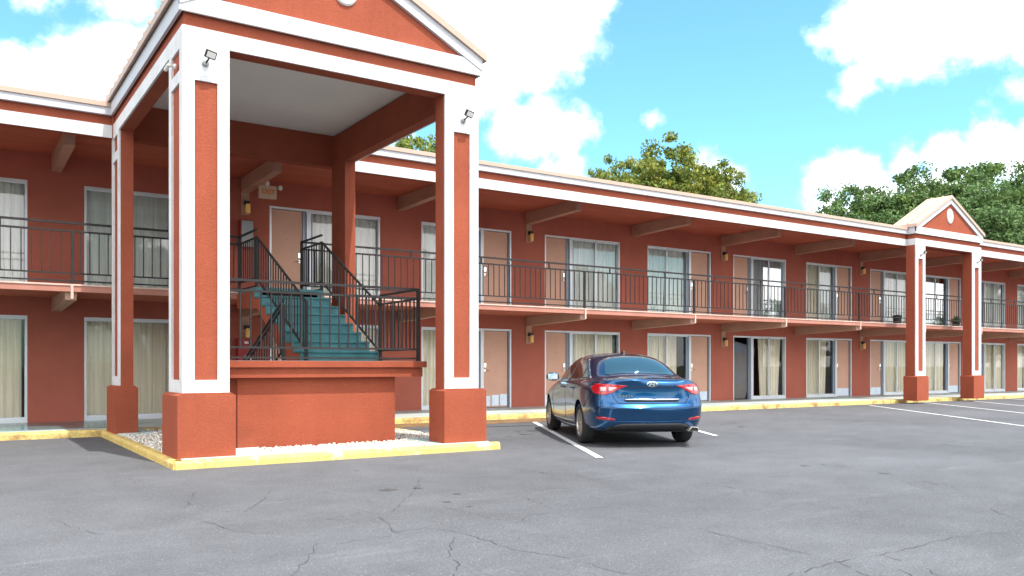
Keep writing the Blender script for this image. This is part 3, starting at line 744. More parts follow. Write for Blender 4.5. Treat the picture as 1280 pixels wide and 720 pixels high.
rail_run(rc, (4.74, 13.06, ZL), (4.74, 15.68, F2), ht=1.09, top2=False, bottom2=False); rail_run(rc, (4.74, 15.68, F2), (4.74, 16.80, F2), ht=1.08, post0=False)
rd = thing('stair_railing', (4.36, 13.06, ZL), 'black iron handrail slanting down the lower flight behind the left side of the landing', 'railing')
rail_run(rd, (4.36, 13.04, ZL), (4.36, 15.1, .42), ht=1.02, top2=False, bottom2=False)
b = MB(); b.tube((4.36, 13.04, ZL+.97), (4.36, 15.1, .42+.97), .024); b.build('handrail', M['black'], rd, smooth=True)
re_ = thing('landing_railing', (3.02, 11.68, ZL), 'black iron railing on the left edge of the stair landing behind the left column', 'railing')
rail_run(re_, (3.02, 11.72, ZL), (3.02, 13.04, ZL)); 

# ------------------------------------------------------------------ lamps, sign, cabinets, cameras
def wall_lamp(x, zt, label):
    o = thing('wall_lamp', (x, YW, zt), label, 'wall lamp', 'amber wall lamps on tan boards under the beams')
    b = MB(); b.box(x-.09, x+.09, YW-.03, YW-.001, zt-.50, zt); b.build('backboard', M['beam'], o, bevel=.004)
    b = MB(); b.box(x-.04, x+.07, YW-.13, YW-.031, zt-.29, zt-.20); b.build('bracket', M['black'], o, bevel=.008)
    b = MB(); cx = x+.035; b.lathe((cx, YW-.115, zt-.47), (0,0,1), [(0,0),(.05,0),(.052,.01),(.052,.19),(.045,.2),(0,.2)], 18); b.build('lamp_shade', M['amber'], o, smooth=True)
UP, LO = 5.18, 2.385
for x, nm in ((5.56,'beside the teal stairs, inside the large portico'),(13.33,'above the front of the blue car'),(21.05,'near the middle of the long wing, above the open doorway'),(28.5,'next to the small gabled portico'),(35.8,'past the small gabled portico')):
    wall_lamp(x, UP, 'upper amber wall lamp %s' % nm)
for x, nm in ((5.56,'behind the stair stringer, over a red cabinet'),(13.33,'left of the parked blue car'),(21.05,'just left of the open doorway'),(28.5,'just left of the small gabled portico'),(35.8,'past the small gabled portico')):
    wall_lamp(x, LO, 'ground floor amber wall lamp %s' % nm)
def floodlight(x, y, z, label):
    o = thing('floodlight', (x, y, z), label, 'floodlight', 'small floodlights on the portico columns')
    b = MB(); b.lathe((x, y, z), (0,-1,0), [(.042,0),(.042,.02),(.028,.04),(0,.045)], 18); b.build('mount', M['grey_plastic'], o, smooth=False)
    b = MB(); b.tube((x, y-.04, z), (x+.02, y-.125, z+.04), .011); b.build('arm', M['black'], o)
    hd = MB(); hd.box(-.068, .068, -.022, .022, -.048, .048); h = hd.build('head', M['black'], None, bevel=.008)
    h.parent = o; h.location = (.03, -.135, .075); h.rotation_euler = (R(28), R(8), R(10))
    l = MB(); l.box(-.053, .053, -.028, -.023, -.034, .034); q = l.build('lens', M['offwhite'], None); q.parent = h
floodlight(2.645, 10.85, 5.02, 'small black floodlight on the left front column of the large portico')
floodlight(6.33, 10.85, 4.90, 'small black floodlight on the right front column of the large portico')
floodlight(26.62, 15.80, 4.92, 'small black floodlight on the left column of the small distant portico')
floodlight(30.12, 15.80, 4.92, 'small black floodlight on the right column of the small distant portico')
o = thing('security_camera', (2.37, 11.25, 5.05), 'small white bullet security camera on the left side of the large portico corner column', 'security camera')
b = MB(); b.lathe((2.37, 11.2, 5.03), (-1,0,0), [(.035,0),(.035,.015),(.015,.035),(.012,.075),(0,.075)], 14); b.build('mount', M['offwhite'], o)
b = MB(); b.tube((2.285, 11.16, 5.035), (2.27, 11.30, 5.0), .024, n=14); b.build('housing', M['offwhite'], o, smooth=False)
b = MB(); b.tube((2.27, 11.30, 5.0), (2.269, 11.307, 4.998), .018, n=12); b.build('lens', M['black'], o)

o = thing('exit_sign', (5.78, 18.5, 4.98), 'cream exit sign box with two lamp heads hanging under the beam by the stair head', 'exit sign')
sx, sy, sz = 5.80, 18.40, 5.07
b = MB(); b.box(sx-.19, sx+.19, sy-.05, sy+.05, sz-.14, sz+.14); b.build('housing', M['sign_white'], o, bevel=.01)
b = MB(); b.tube((sx-.1, sy, sz+.14), (sx-.24, sy+.05, sz+.3), .02); b.build('arm', M['sign_white'], o)
text_mb('EXIT', .15, .003, 'lettering', M['orange'], o, (sx, sy-.053, sz), (R(90), 0, 0), bold=True)
for dx, dz in ((-.03, .19), (.26, .12)):
    h = MB(); h.lathe((sx+dx, sy-.02, sz+dz), (.25,-1,-.25), [(0,-.06),(.035,-.05),(.055,.04),(.05,.05),(0,.045)], 16); h.build('lamp_head', M['offwhite'], o, smooth=False)
def cabinet(x, z, label, w=.30, h=.62):
    o = thing('extinguisher_cabinet', (x, YW, z), label, 'fire cabinet', 'red fire extinguisher cabinets')
    b = MB(); y0 = YW-.2
    b.box(x-w/2, x-w/2+.02, y0, YW-.001, z, z+h); b.box(x+w/2-.02, x+w/2, y0, YW-.001, z, z+h); b.box(x-w/2+.02, x+w/2-.02, y0, YW-.001, z+h-.02, z+h); b.box(x-w/2+.02, x+w/2-.02, y0, YW-.001, z, z+.02); b.box(x-w/2+.02, x+w/2-.02, YW-.02, YW-.001, z+.02, z+h-.02)
    b.build('case', M['redbox'], o)
    b = MB(); b.box(x-w/2+.02, x+w/2-.02, y0+.005, y0+.012, z+.02, z+h-.02); b.build('door_pane', M['offwhite'], o)
    b = MB(); b.face([(x-w/2+.02, y0+.002, z+.02), (x+w/2-.02, y0+.002, z+.02), (x+w/2-.02, y0+.002, z+h-.02), (x-w/2+.02, y0+.002, z+h-.02)]); b.build('glass', M['cabinet_glass'], o, recalc=False)
cabinet(5.56, 3.92, 'red wall cabinet with pale glazed front on the upper floor by the stair head')
def lower_cab(x, z):
    o = thing('extinguisher_cabinet', (x, YW, z), 'dark red wall cabinet with a small white label on the ground floor under the stairs', 'fire cabinet', 'red fire extinguisher cabinets')
    b = MB(); b.box(x-.17, x+.17, YW-.2, YW-.001, z, z+.62); b.build('case', M['redbox'], o, bevel=.008)
    b = MB(); b.box(x-.03, x+.06, YW-.207, YW-.201, z+.5, z+.55); b.build('sticker', M['offwhite'], o)
    b = MB(); b.box(x-.02, x+.12, YW-.207, YW-.201, z+.04, z+.24); b.build('window', M['offwhite'], o)
lower_cab(5.52, 1.27)

# things standing on the balcony
o = thing('waste_bin', (30.1, 18.8, F2), 'small black bin standing on the balcony left of the small portico', 'bin')
b = MB(); b.lathe((30.1, 18.8, F2), (0,0,1), [(0,0),(.13,0),(.16,.40),(.17,.42),(.17,.44),(.14,.44),(.12,.05),(0,.05)], 20); b.build('body', M['pot'], o, smooth=False)
b = MB(); b.lathe((30.1, 18.8, F2+.44), (0,0,1), [(.175,0),(.175,.03),(.05,.06),(0,.06)], 20); b.build('lid', M['pot'], o)
def leaf_mat(name, cols, trans=.25):
    m, N, L, P = new_mat(name)
    g = N.new('ShaderNodeNewGeometry'); 
    c = ramp(N, L, noise(N, L, .9, 3, .6, g.outputs['Position']), [(.3, cols[0]), (.5, cols[1]), (.7, cols[2])])
    mx = N.new('ShaderNodeMix'); mx.data_type = 'RGBA'; mx.blend_type = 'MULTIPLY'; mx.inputs[0].default_value = 1
    L.new(c, mx.inputs['A'])
    L.new(ramp(N, L, g.outputs['Random Per Island'], [(0, (.62,) * 3), (1, (1.35,) * 3)]), mx.inputs['B'])
    L.new(mx.outputs['Result'], P.inputs['Base Color']); P.inputs['Roughness'].default_value = .6; P.inputs['Specular IOR Level'].default_value = .25
    tr = N.new('ShaderNodeBsdfTranslucent'); L.new(mx.outputs['Result'], tr.inputs[0]); ms = N.new('ShaderNodeMixShader'); ms.inputs[0].default_value = trans
    out = [n for n in N if n.type == 'OUTPUT_MATERIAL'][0]; L.new(P.outputs[0], ms.inputs[1]); L.new(tr.outputs[0], ms.inputs[2]); L.new(ms.outputs[0], out.inputs[0])
    return m
M['leaf_dark'] = leaf_mat('dark_leaves', [(.045, .09, .028), (.085, .15, .04), (.15, .22, .055)])
M['leaf_mid'] = leaf_mat('mid_leaves', [(.065, .12, .04), (.11, .19, .065), (.17, .26, .09)])
M['leaf_gold'] = leaf_mat('yellow_green_leaves', [(.07, .12, .025), (.16, .20, .035), (.33, .31, .055)])
o = thing('potted_plant', (33.3, 18.3, F2), 'small bright green plant in a dark pot on the balcony inside the small portico', 'plant')
b = MB(); b.lathe((33.3, 18.3, F2), (0,0,1), [(0,0),(.10,0),(.14,.22),(.15,.24),(.12,.24),(0,.2)], 18); b.build('pot', M['pot'], o)
b = MB(); rr = random.Random(3)
for i in range(260):
    a = rr.uniform(0, 6.28); e = rr.uniform(.1, 1.4); L_ = rr.uniform(.08, .24); base = Vector((33.3, 18.3, F2+.22)); d = Vector((math.cos(a)*math.cos(e), math.sin(a)*math.cos(e), math.sin(e)*1.15)); c = base + d*L_; s = rr.uniform(.02, .035)
    u = d.cross(Vector((0,0,1))).normalized() * s; b.face([c-u, c-d*s*1.8, c+u, c+d*s*2.2])
b.build('foliage', M['leaf_mid'], o, recalc=False)

# ------------------------------------------------------------------ trees
def tree_mesh(seed, h, rx, ry, rz, leaves, leafsize, mat, trunk_r=.28, clumps=60):
    rnd = random.Random(seed); cz = h - rz
    tb = MB()
    def limb(p, d, L, r, depth):
        n = 4; q = p.copy()
        for i in range(n):
            d2 = (d + Vector((rnd.uniform(-.22,.22), rnd.uniform(-.22,.22), rnd.uniform(-.05,.18)))).normalized(); q2 = q + d2 * L/n; r2 = r * (1 - .6*(i+1)/n)
            tb.tube(q, q2, r*(1-.6*i/n), r2, 7); 
            if depth < 2 and i >= 1:
                for _ in range(2):
                    a = rnd.uniform(0, 6.28); limb(q2, (d2 + Vector((math.cos(a), math.sin(a), .3))*.9).normalized(), L*rnd.uniform(.28,.42), r2*.6, depth+1)
            q, d = q2, d2
    tb.tube((0,0,-.1), (0.05,0,cz*.45), trunk_r*1.2, trunk_r*.85, 12)
    for i in range(7):
        a = i*6.28/7 + rnd.uniform(-.3,.3); limb(Vector((.05,0,cz*(.42 if i else .45))), Vector((math.cos(a)*.6, math.sin(a)*.6, 1)).normalized(), (cz*.30+rz*.62), trunk_r*.5, 0)
    lb = MB(); cl = []
    while len(cl) < clumps:
        v = Vector((rnd.uniform(-1,1), rnd.uniform(-1,1), rnd.uniform(-.9,1)))
        if v.length > 1 or v.length < .30: continue
        if v.z < -.2 and math.hypot(v.x, v.y) > .8: continue
        k = 1 + .13*math.sin(v.x*5+seed) + .12*math.cos(v.y*6+seed*2)
        cl.append((Vector((v.x*rx*k, v.y*ry*k, cz + v.z*rz*k)), rnd.uniform(.07,.19)*rx))
    per = leaves // clumps
    for c, r in cl:
        for _ in range(per):
            d = Vector((rnd.gauss(0,1), rnd.gauss(0,1), rnd.gauss(0,1))).normalized() * r * rnd.random()**.45; d.z *= .75
            p = c + d; s = leafsize*rnd.uniform(.6,1.3)
            n = (d.normalized()*.6 + Vector((rnd.uniform(-1,1), rnd.uniform(-1,1), rnd.uniform(-.3,1)))).normalized()
            a = n.orthogonal().normalized(); a = Matrix.Rotation(rnd.uniform(0,6.28), 3, n) @ a; t = n.cross(a)
            lb.face([p - a*s, p + t*s*.5 , p + a*s, p - t*s*.5])
    return tb, lb
def make_tree(loc, label, spec, group='trees behind the motel'):
    seed, h, rx, ry, rz, n, ls, mat, tr, cl = spec
    o = thing('broadleaf_tree', (0,0,0), label, 'tree', group)
    tb, lb = tree_mesh(*[seed,h,rx,ry,rz,n,ls,mat], trunk_r=tr, clumps=cl)
    tb.build('trunk', M['trunk'], o, smooth=True, recalc=False); lb.build('crown', mat, o, recalc=False)
    o.location = loc; return o
def at(u, D): 
    k = (u-640)/1060; s, c = math.sin(YAW), math.cos(YAW); return Vector((D*(s+k*c), D*(c-k*s), 0))
def ztop(v, D): return CAMH + D*(457.2-v)/1060
def place_tree(src, u, D, vtop, h0, label, rot=0, wide=1):
    c = copy_tree(src, at(u, D)) if label else src
    if label: c['label'] = label
    else: c.location = at(u, D)
    s = ztop(vtop, D)/h0; c.scale = (s*wide, s*wide, s); c.rotation_euler = (0,0,rot); return c
tA = make_tree((0,0,0), 'large yellow green tree rising behind the roof at the centre of the view', (4, 13, 3.6, 3.6, 3.6, 42000, .105, M['leaf_gold'], .25, 330))
place_tree(tA, 842, 46, 188, 13, None, 0, 1.05)
place_tree(tA, 892, 49, 219, 13, 'lower yellow green tree at the right shoulder of the central tree', 2.0, .75)
place_tree(tA, 756, 52, 213, 13, 'thin tree top just clearing the roof left of the central yellow green tree', 4.1, .5)
place_tree(tA, 795, 50, 202, 13, 'yellow green tree top between the thin tree and the central tree', 5.1, .7)
place_tree(tA, 516, 42, 168, 13, 'tree top seen through the portico opening above the roof', 3.3, .8)
tB = make_tree((0,0,0), 'dark tree at the left end of the right hand group of trees', (9, 15, 5.2, 5.2, 5.6, 52000, .135, M['leaf_dark'], .32, 330))
place_tree(tB, 1076, 74, 240, 15, None, .5, .72)
place_tree(tB, 1122, 70, 222, 15, 'dark tree just left of the small portico gable', 1.9)
place_tree(tB, 1182, 73, 214, 15, 'tall dark tree directly behind the small portico gable', 3.4)
place_tree(tB, 1250, 68, 206, 15, 'tall dark tree behind the roof right of the small portico', 5.0)
place_tree(tB, 1310, 70, 212, 15, 'dark tree at the right picture edge, half outside the view', .2)
place_tree(tB, 1390, 72, 214, 15, 'dark tree beyond the right edge of the view', 2.6)
tC = make_tree((0,0,0), 'lighter bushy tree close behind the roof at the right picture edge', (15, 11, 4.6, 4.6, 4.6, 42000, .12, M['leaf_mid'], .25, 300))
place_tree(tC, 1262, 58, 250, 11, None, 0, 1.05)
place_tree(tC, 1208, 60, 262, 11, 'lighter bushy tree close behind the roof just right of the small gable', 2.2, .9)
place_tree(tC, 1090, 66, 262, 11, 'lighter bushy tree low behind the roof left of the small portico gable', 4.0, 1)
place_tree(tC, 1052, 72, 260, 11, 'low shrubby tree top at the far left of the right hand group', 1.0, .8)
place_tree(tC, 1345, 60, 250, 11, 'lighter bushy tree beyond the right edge of the view', 3.0, 1)
# unseen trees added behind the viewer to be reflected in window glass and car paint
for i, (x, y, s) in enumerate(((-30,-42,.8),(-16,-48,1.0),(-2,-45,.75),(14,-50,1.0),(30,-46,.85),(48,-52,1.0),(66,-44,.9))):
    c = copy_tree(tB, (x, y, 0)); c.scale = (s, s, s); c.rotation_euler = (0,0,i*1.3); c['label'] = 'unseen dark tree added behind the viewer for reflections, %s' % ['first from the left','second from the left','third from the left','middle one','third from the right','second from the right','first from the right'][i]; c['group'] = 'unseen trees added for reflections'


for i, (x, y, s) in enumerate(((78,-22,.8),(92,-8,.9),(84,6,.75),(100,18,.9))):  # out-of-view trees added to fill the reflections in the right-hand windows
    c = copy_tree(tC, (x, y, 0)); c.scale = (s*1.3, s*1.3, s); c.rotation_euler = (0,0,i*1.3); c['group'] = 'unseen trees added for reflections'
    c['label'] = 'unseen bushy tree added beyond the right end of the car park for window reflections, %s' % ['nearest the road','second from the road','third from the road','farthest from the road'][i]

# ------------------------------------------------------------------ parked car
def car_paint():
    m, N, L, P = new_mat('blue_car_paint')
    g = N.new('ShaderNodeNewGeometry')
    P.inputs['Base Color'].default_value = (.0035, .066, .185, 1); P.inputs['Metallic'].default_value = .85; P.inputs['Roughness'].default_value = .24
    P.inputs['Coat Weight'].default_value = 1; P.inputs['Coat Roughness'].default_value = .03; P.inputs['Coat IOR'].default_value = 1.45
    return m
M['car'] = car_paint()
def simple(name, col, rough, metal=0, coat=0):
    m, N, L, P = new_mat(name); P.inputs['Base Color'].default_value = (*col, 1); P.inputs['Roughness'].default_value = rough; P.inputs['Metallic'].default_value = metal; P.inputs['Coat Weight'].default_value = coat; return m
M['car_glass'] = simple('car_glass', (.012, .03, .034), .03, 0, 1); M['car_glass'].node_tree.nodes['Principled BSDF'].inputs['IOR'].default_value = 1.7
M['car_glass'].node_tree.nodes['Principled BSDF'].inputs['Specular IOR Level'].default_value = .9
M['tyre'] = paint('tyre_rubber', (.022, .022, .023), .8, .15, 12)
M['rim'] = simple('alloy', (.50, .48, .46), .28, .85)
M['tail_red'] = simple('red_lens', (.34, .003, .010), .12, 0, 1)
M['tail_clear'] = simple('clear_lens', (.50, .34, .36), .12, 0, 1)
M['trim_black'] = simple('black_trim', (.015, .015, .017), .45)
M['gap'] = simple('panel_gap', (.004, .004, .005), .8)
M['headlamp'] = simple('headlamp_lens', (.6, .65, .7), .1, .2, 1)
def build_car():
    S0 = 1.10     # rear axle station
    rows = [
     ([(.20,0),(.20,.5),(.30,.74),(.5,.80),(1.1,.80),(1.8,.82),(2.5,.82),(3.2,.82),(3.9,.80),(4.35,.78),(4.58,.66),(4.70,.4),(4.72,0)], [.25,.25,.25,.24,.21,.19,.19,.19,.21,.22,.22,.22,.22]),
     ([(.06,0),(.07,.48),(.20,.78),(.46,.89),(1.1,.895),(1.8,.89),(2.5,.89),(3.2,.89),(3.9,.89),(4.38,.84),(4.64,.72),(4.79,.42),(4.81,0)], [.33,.33,.33,.32,.28,.25,.25,.25,.28,.3,.3,.3,.3]),
     ([(.035,0),(.055,.50),(.15,.80),(.42,.912),(1.1,.925),(1.8,.905),(2.5,.90),(3.2,.905),(3.9,.925),(4.4,.87),(4.67,.75),(4.82,.42),(4.855,0)], [.50,.50,.50,.50,.48,.46,.46,.46,.48,.48,.48,.48,.48]),
     ([(.0,0),(.02,.50),(.125,.80),(.42,.92),(1.1,.935),(1.8,.915),(2.5,.91),(3.2,.915),(3.9,.935),(4.4,.87),(4.66,.74),(4.81,.40),(4.85,0)], [.605,.605,.62,.65,.67,.66,.65,.64,.64,.62,.60,.60,.60]),
     ([(.085,0),(.095,.50),(.17,.79),(.44,.905),(1.1,.930),(1.8,.925),(2.5,.92),(3.2,.92),(3.9,.925),(4.38,.86),(4.62,.72),(4.78,.38),(4.82,0)], [.69,.69,.72,.78,.82,.80,.79,.78,.76,.72,.68,.68,.68]),
     ([(.10,0),(.11,.48),(.20,.76),(.47,.875),(1.1,.905),(1.8,.905),(2.5,.905),(3.2,.895),(3.88,.86),(4.34,.78),(4.58,.66),(4.72,.36),(4.75,0)], [.925,.92,.915,.93,.945,.93,.915,.90,.86,.80,.75,.745,.745]),
     ([(.055,0),(.075,.46),(.20,.69),(.55,.80),(1.1,.85),(1.8,.868),(2.5,.87),(3.2,.86),(3.75,.79),(4.25,.66),(4.5,.52),(4.6,.3),(4.62,0)], [1.045,1.04,1.02,1.005,1.0,.985,.97,.955,.94,.87,.81,.80,.80]),
     ([(.60,0),(.62,.42),(.70,.62),(.92,.735),(1.3,.80),(1.8,.825),(2.5,.83),(3.2,.815),(3.5,.75),(3.66,.62),(3.74,.50),(3.82,.3),(3.85,0)], [1.09,1.085,1.065,1.05,1.02,1.0,.985,.975,.99,1.0,1.01,1.02,1.02]),
     ([(.98,0),(1.00,.40),(1.09,.575),(1.30,.655),(1.58,.70),(1.9,.715),(2.5,.715),(3.0,.70),(3.16,.66),(3.24,.575),(3.31,.46),(3.37,.26),(3.39,0)], [1.280,1.268,1.235,1.23,1.225,1.22,1.22,1.21,1.205,1.21,1.22,1.23,1.235]),
     ([(1.38,0),(1.41,.36),(1.50,.50),(1.68,.555),(1.9,.585),(2.1,.60),(2.4,.60),(2.65,.59),(2.76,.56),(2.82,.50),(2.88,.38),(2.92,.22),(2.94,0)], [1.430,1.413,1.385,1.385,1.395,1.40,1.40,1.392,1.385,1.385,1.40,1.415,1.42]),
     ([(1.78,0),(1.80,.18),(1.9,.29),(1.98,.34),(2.1,.36),(2.2,.36),(2.35,.36),(2.45,.36),(2.5,.32),(2.55,.26),(2.6,.2),(2.62,.1),(2.63,0)], [1.468,1.463,1.452,1.452,1.458,1.46,1.46,1.457,1.455,1.455,1.457,1.46,1.462]),
     ([(1.9,0),(1.93,0),(1.97,0),(2.02,0),(2.1,0),(2.2,0),(2.35,0),(2.4,0),(2.45,0),(2.5,0),(2.53,0),(2.55,0),(2.56,0)], [1.470]*13)]
    bm = bmesh.new(); NC = 13; grid = []
    for pts, zs in rows:
        grid.append(([bm.verts.new((w, s-S0, z)) for (s, w), z in zip(pts, zs)], [bm.verts.new((-w, s-S0, z)) for (s, w), z in zip(pts, zs)]))
    for a, c in zip(grid, grid[1:]):
        for i in range(NC-1):
            bm.faces.new((a[0][i], a[0][i+1], c[0][i+1], c[0][i])); bm.faces.new((a[1][i], c[1][i], c[1][i+1], a[1][i+1]))
    for i in range(NC-1): bm.faces.new((grid[0][0][i], grid[0][1][i], grid[0][1][i+1], grid[0][0][i+1]))
    bmesh.ops.remove_doubles(bm, verts=bm.verts, dist=1e-4)
    bmesh.ops.dissolve_degenerate(bm, edges=bm.edges, dist=1e-4)
    bmesh.ops.recalc_face_normals(bm, faces=bm.faces)
    cl = bm.edges.layers.float.get('crease_edge') or bm.edges.layers.float.new('crease_edge')
    def rowcrease(ri, val, cols):
        for side in (0, 1):
            for i in cols:
                a, c = grid[ri][side][i], grid[ri][side][i+1]
                if not (a.is_valid and c.is_valid): continue
                e = bm.edges.get((a, c))
                if e: e[cl] = val
    rowcrease(6, .75, (0, 1)); rowcrease(6, .35, (2, 3)); rowcrease(3, .7, (0, 1, 2)); rowcrease(0, .6, range(12)); rowcrease(5, .15, range(3, 9)); rowcrease(7, .35, range(0, 12)); rowcrease(4, .3, (0, 1))
    me = bpy.data.meshes.new('body'); bm.to_mesh(me); bm.free()
    tmp = bpy.data.objects.new('body', me); COL.objects.link(tmp)
    ss = tmp.modifiers.new('s', 'SUBSURF'); ss.levels = 3; ss.render_levels = 3
    dg = bpy.context.evaluated_depsgraph_get(); full = bpy.data.meshes.new_from_object(tmp.evaluated_get(dg))
    fb = bmesh.new(); fb.from_mesh(full); bvh = BVHTree.FromBMesh(fb); fb.free()
    vn = [v.normal.copy() for v in full.vertices]; vc = [v.co.copy() for v in full.vertices]; fv = [tuple(p.vertices) for p in full.polygons]
    # wheel housings cut out
    cut = MB()
    for y in (0, 2.805):
        for s in (-1, 1): cut.tube((s*.60, y, .335), (s*1.2, y, .335), .372, n=40)
    co = cut.build('cutter', M['gap'])
    bo = tmp.modifiers.new('b', 'BOOLEAN'); bo.object = co; bo.operation = 'DIFFERENCE'; bo.solver = 'EXACT'
    dg = bpy.context.evaluated_depsgraph_get(); dg.update(); bodyme = bpy.data.meshes.new_from_object(tmp.evaluated_get(dg))
    bpy.data.objects.remove(tmp); bpy.data.objects.remove(co)
    root = thing('parked_car', (0, 0, 0), 'dark blue four door sedan parked nose in between white lines', 'car')
    bodyme.materials.clear(); bodyme.materials.append(M['car'])
    bodyme.polygons.foreach_set('material_index', [0]*len(bodyme.polygons))
    body = bpy.data.objects.new('body', bodyme); COL.objects.link(body); body.parent = root; bodyme.shade_smooth(); WLOC[body.name] = Vector()
    bodyme.set_sharp_from_angle(angle=R(50))

    def patch(name, poly, view, mat, off=.004, thick=.006, parent=body, cell=.03, mirror=False, smooth=True):
        """panel outlined in a 2D view and laid on the body surface. view: 'L','R' (s,z); 'B' rear (x,z); 'T' top (x,s); 'F' front (x,z)"""
        bm = bmesh.new()
        def P3(p):
            return Vector((p[0], p[1], 0))
        f = bm.faces.new([bm.verts.new(P3(p)) for p in poly])
        x0, x1 = min(p[0] for p in poly), max(p[0] for p in poly); y0, y1 = min(p[1] for p in poly), max(p[1] for p in poly)
        t = x0 + cell
        while t < x1: bmesh.ops.bisect_plane(bm, geom=bm.verts[:]+bm.edges[:]+bm.faces[:], plane_co=(t,0,0), plane_no=(1,0,0)); t += cell
        t = y0 + cell
        while t < y1: bmesh.ops.bisect_plane(bm, geom=bm.verts[:]+bm.edges[:]+bm.faces[:], plane_co=(0,t,0), plane_no=(0,1,0)); t += cell
        bmesh.ops.triangulate(bm, faces=[f for f in bm.faces if len(f.verts) > 4])
        for v in bm.verts:
            a, c = v.co.x, v.co.y
            if view == 'L': o, d = Vector((-2, a-S0, c)), Vector((1,0,0))
            elif view == 'R': o, d = Vector((2, a-S0, c)), Vector((-1,0,0))
            elif view == 'B': o, d = Vector((a, -3, c)), Vector((0,1,0))
            elif view == 'F': o, d = Vector((a, 6, c)), Vector((0,-1,0))
            else: o, d = Vector((a, c-S0, 3)), Vector((0,0,-1))
            h = bvh.ray_cast(o, d)
            if h[0] is None: h = bvh.find_nearest(o + d*(2.0 if view in 'LR' else 3.0))
            n = Vector()
            for vi in fv[h[2]]: n += vn[vi] / ((vc[vi]-h[0]).length + .004)
            n.normalize()
            if n.dot(d) > 0: n = -n
            v.co = h[0] + n*off
        bmesh.ops.recalc_face_normals(bm, faces=bm.faces)
        # make sure the faces look outwards
        cen = sum((v.co for v in bm.verts), Vector())/len(bm.verts)
        if sum(f.normal.dot(-(Vector((1,0,0)) if view == 'L' else Vector((-1,0,0)) if view == 'R' else Vector((0,1,0)) if view == 'B' else Vector((0,-1,0)) if view == 'F' else Vector((0,0,-1)))) for f in bm.faces) < 0:
            bmesh.ops.reverse_faces(bm, faces=bm.faces)
        m2 = bpy.data.meshes.new(name); bm.to_mesh(m2); bm.free(); m2.materials.append(mat)
        o = bpy.data.objects.new(name, m2); COL.objects.link(o); o.parent = parent
        so_ = o.modifiers.new('t', 'SOLIDIFY'); so_.thickness = thick; so_.offset = -1
        if smooth: m2.shade_smooth()
        return o
    def line(name, pts, w, view, mat=None, off=.0025, parent=body):
        """thin shut line along a 2D polyline"""
        for p, q in zip(pts, pts[1:]):
            p = Vector(p); q = Vector(q); d = (q-p).normalized(); n = Vector((-d.y, d.x))*w/2
            yield [tuple(p-n-d*w*.3), tuple(q-n+d*w*.3), tuple(q+n+d*w*.3), tuple(p+n-d*w*.3)]
    def lines(name, pts, w, view, mat=None, parent=body, off=.0025):
        allp = []
        for k, quad in enumerate(line(name, pts, w, view)):
            allp.append(patch(name, quad, view, mat or M['gap'], off + .0002*(k % 2), .002, parent, .06))
        if len(allp) > 1:   # join the pieces into one mesh
            bmj = bmesh.new()
            for o in allp: bmj.from_mesh(o.data)
            keep = allp[0]; bmj.to_mesh(keep.data); bmj.free()
            for o in allp[1:]: bpy.data.objects.remove(o)
        return allp[0]
    # glass
    for V in 'LR':
        patch('side_window', [(2.27,1.0),(3.20,.985),(3.36,.99),(3.02,1.22),(2.78,1.345),(2.5,1.372),(2.27,1.378)], V, M['car_glass'], parent=root, off=.007, cell=.02)
        patch('side_window', [(1.42,1.035),(2.20,1.003),(2.20,1.378),(1.95,1.372),(1.70,1.33),(1.50,1.235)], V, M['car_glass'], parent=root, off=.007, cell=.02)
        patch('side_window', [(1.05,1.062),(1.37,1.04),(1.46,1.22),(1.27,1.155)], V, M['car_glass'], parent=root, off=.007, cell=.02)
        lines('window_chrome', [(1.0,1.052),(1.4,1.022),(2.2,.99),(3.2,.972),(3.40,.975)], .014, V, M['chrome'], off=.006)
        lines('window_chrome', [(1.0,1.055),(1.26,1.165),(1.5,1.26),(1.72,1.345),(1.98,1.388),(2.4,1.392),(2.78,1.358),(3.05,1.23),(3.40,.98)], .014, V, M['chrome'], off=.006)
        lines('pillar_trim', [(2.235,.995),(2.235,1.38)], .06, V, M['trim_black'], off=.0035)
        lines('door_gap', [(2.235,.99),(2.24,.62),(2.30,.30)], .009, V)
        lines('door_gap', [(3.42,.96),(3.40,.60),(3.36,.30)], .009, V)
        lines('door_gap', [(1.36,1.02),(1.50,.86),(1.52,.72)], .009, V)
        lines('sill_line', [(1.55,.29),(3.36,.29)], .010, V)
        lines('sill_chrome', [(1.55,.335),(2.4,.315),(3.40,.315)], .022, V, M['chrome'], off=.008)
        lines('crease_line', [(.55,.93),(1.1,.915),(2.0,.875),(3.0,.83),(3.9,.78)], .007, V, M['car'], off=.004)
        # handles
        for s_ in (1.66, 2.50):
            sx = -1 if V == 'L' else 1
            h = bvh.ray_cast(Vector((sx*2, s_-S0, .885)), Vector((-sx,0,0)))[0]
            b = MB(); b.tube(h+Vector((sx*.03,-.09,0)), h+Vector((sx*.03,.09,-.004)), .012, n=10); b.tube(h+Vector((0,-.085,0)), h+Vector((sx*.03,-.085,0)), .010); b.tube(h+Vector((0,.085,0)), h+Vector((sx*.03,.085,0)), .010)
            b.build('door_handle', M['car'], body, smooth=True)
    patch('rear_window', [(-.50,.69),(-.25,.665),(.25,.665),(.50,.69),(.56,.76),(.425,1.40),(.32,1.43),(-.32,1.43),(-.425,1.40),(-.56,.76)], 'T', M['car_glass'], parent=root, cell=.013, off=.009)
    patch('windscreen', [(-.60,3.60),(-.40,3.74),(0,3.79),(.40,3.74),(.60,3.60),(.47,2.93),(.3,2.96),(-.3,2.96),(-.47,2.93)], 'T', M['car_glass'], parent=root, cell=.013, off=.009)
    lines('bonnet_gap', [(-.80,3.5),(-.72,4.3),(-.4,4.62),(.4,4.62),(.72,4.3),(.80,3.5)], .008, 'T')
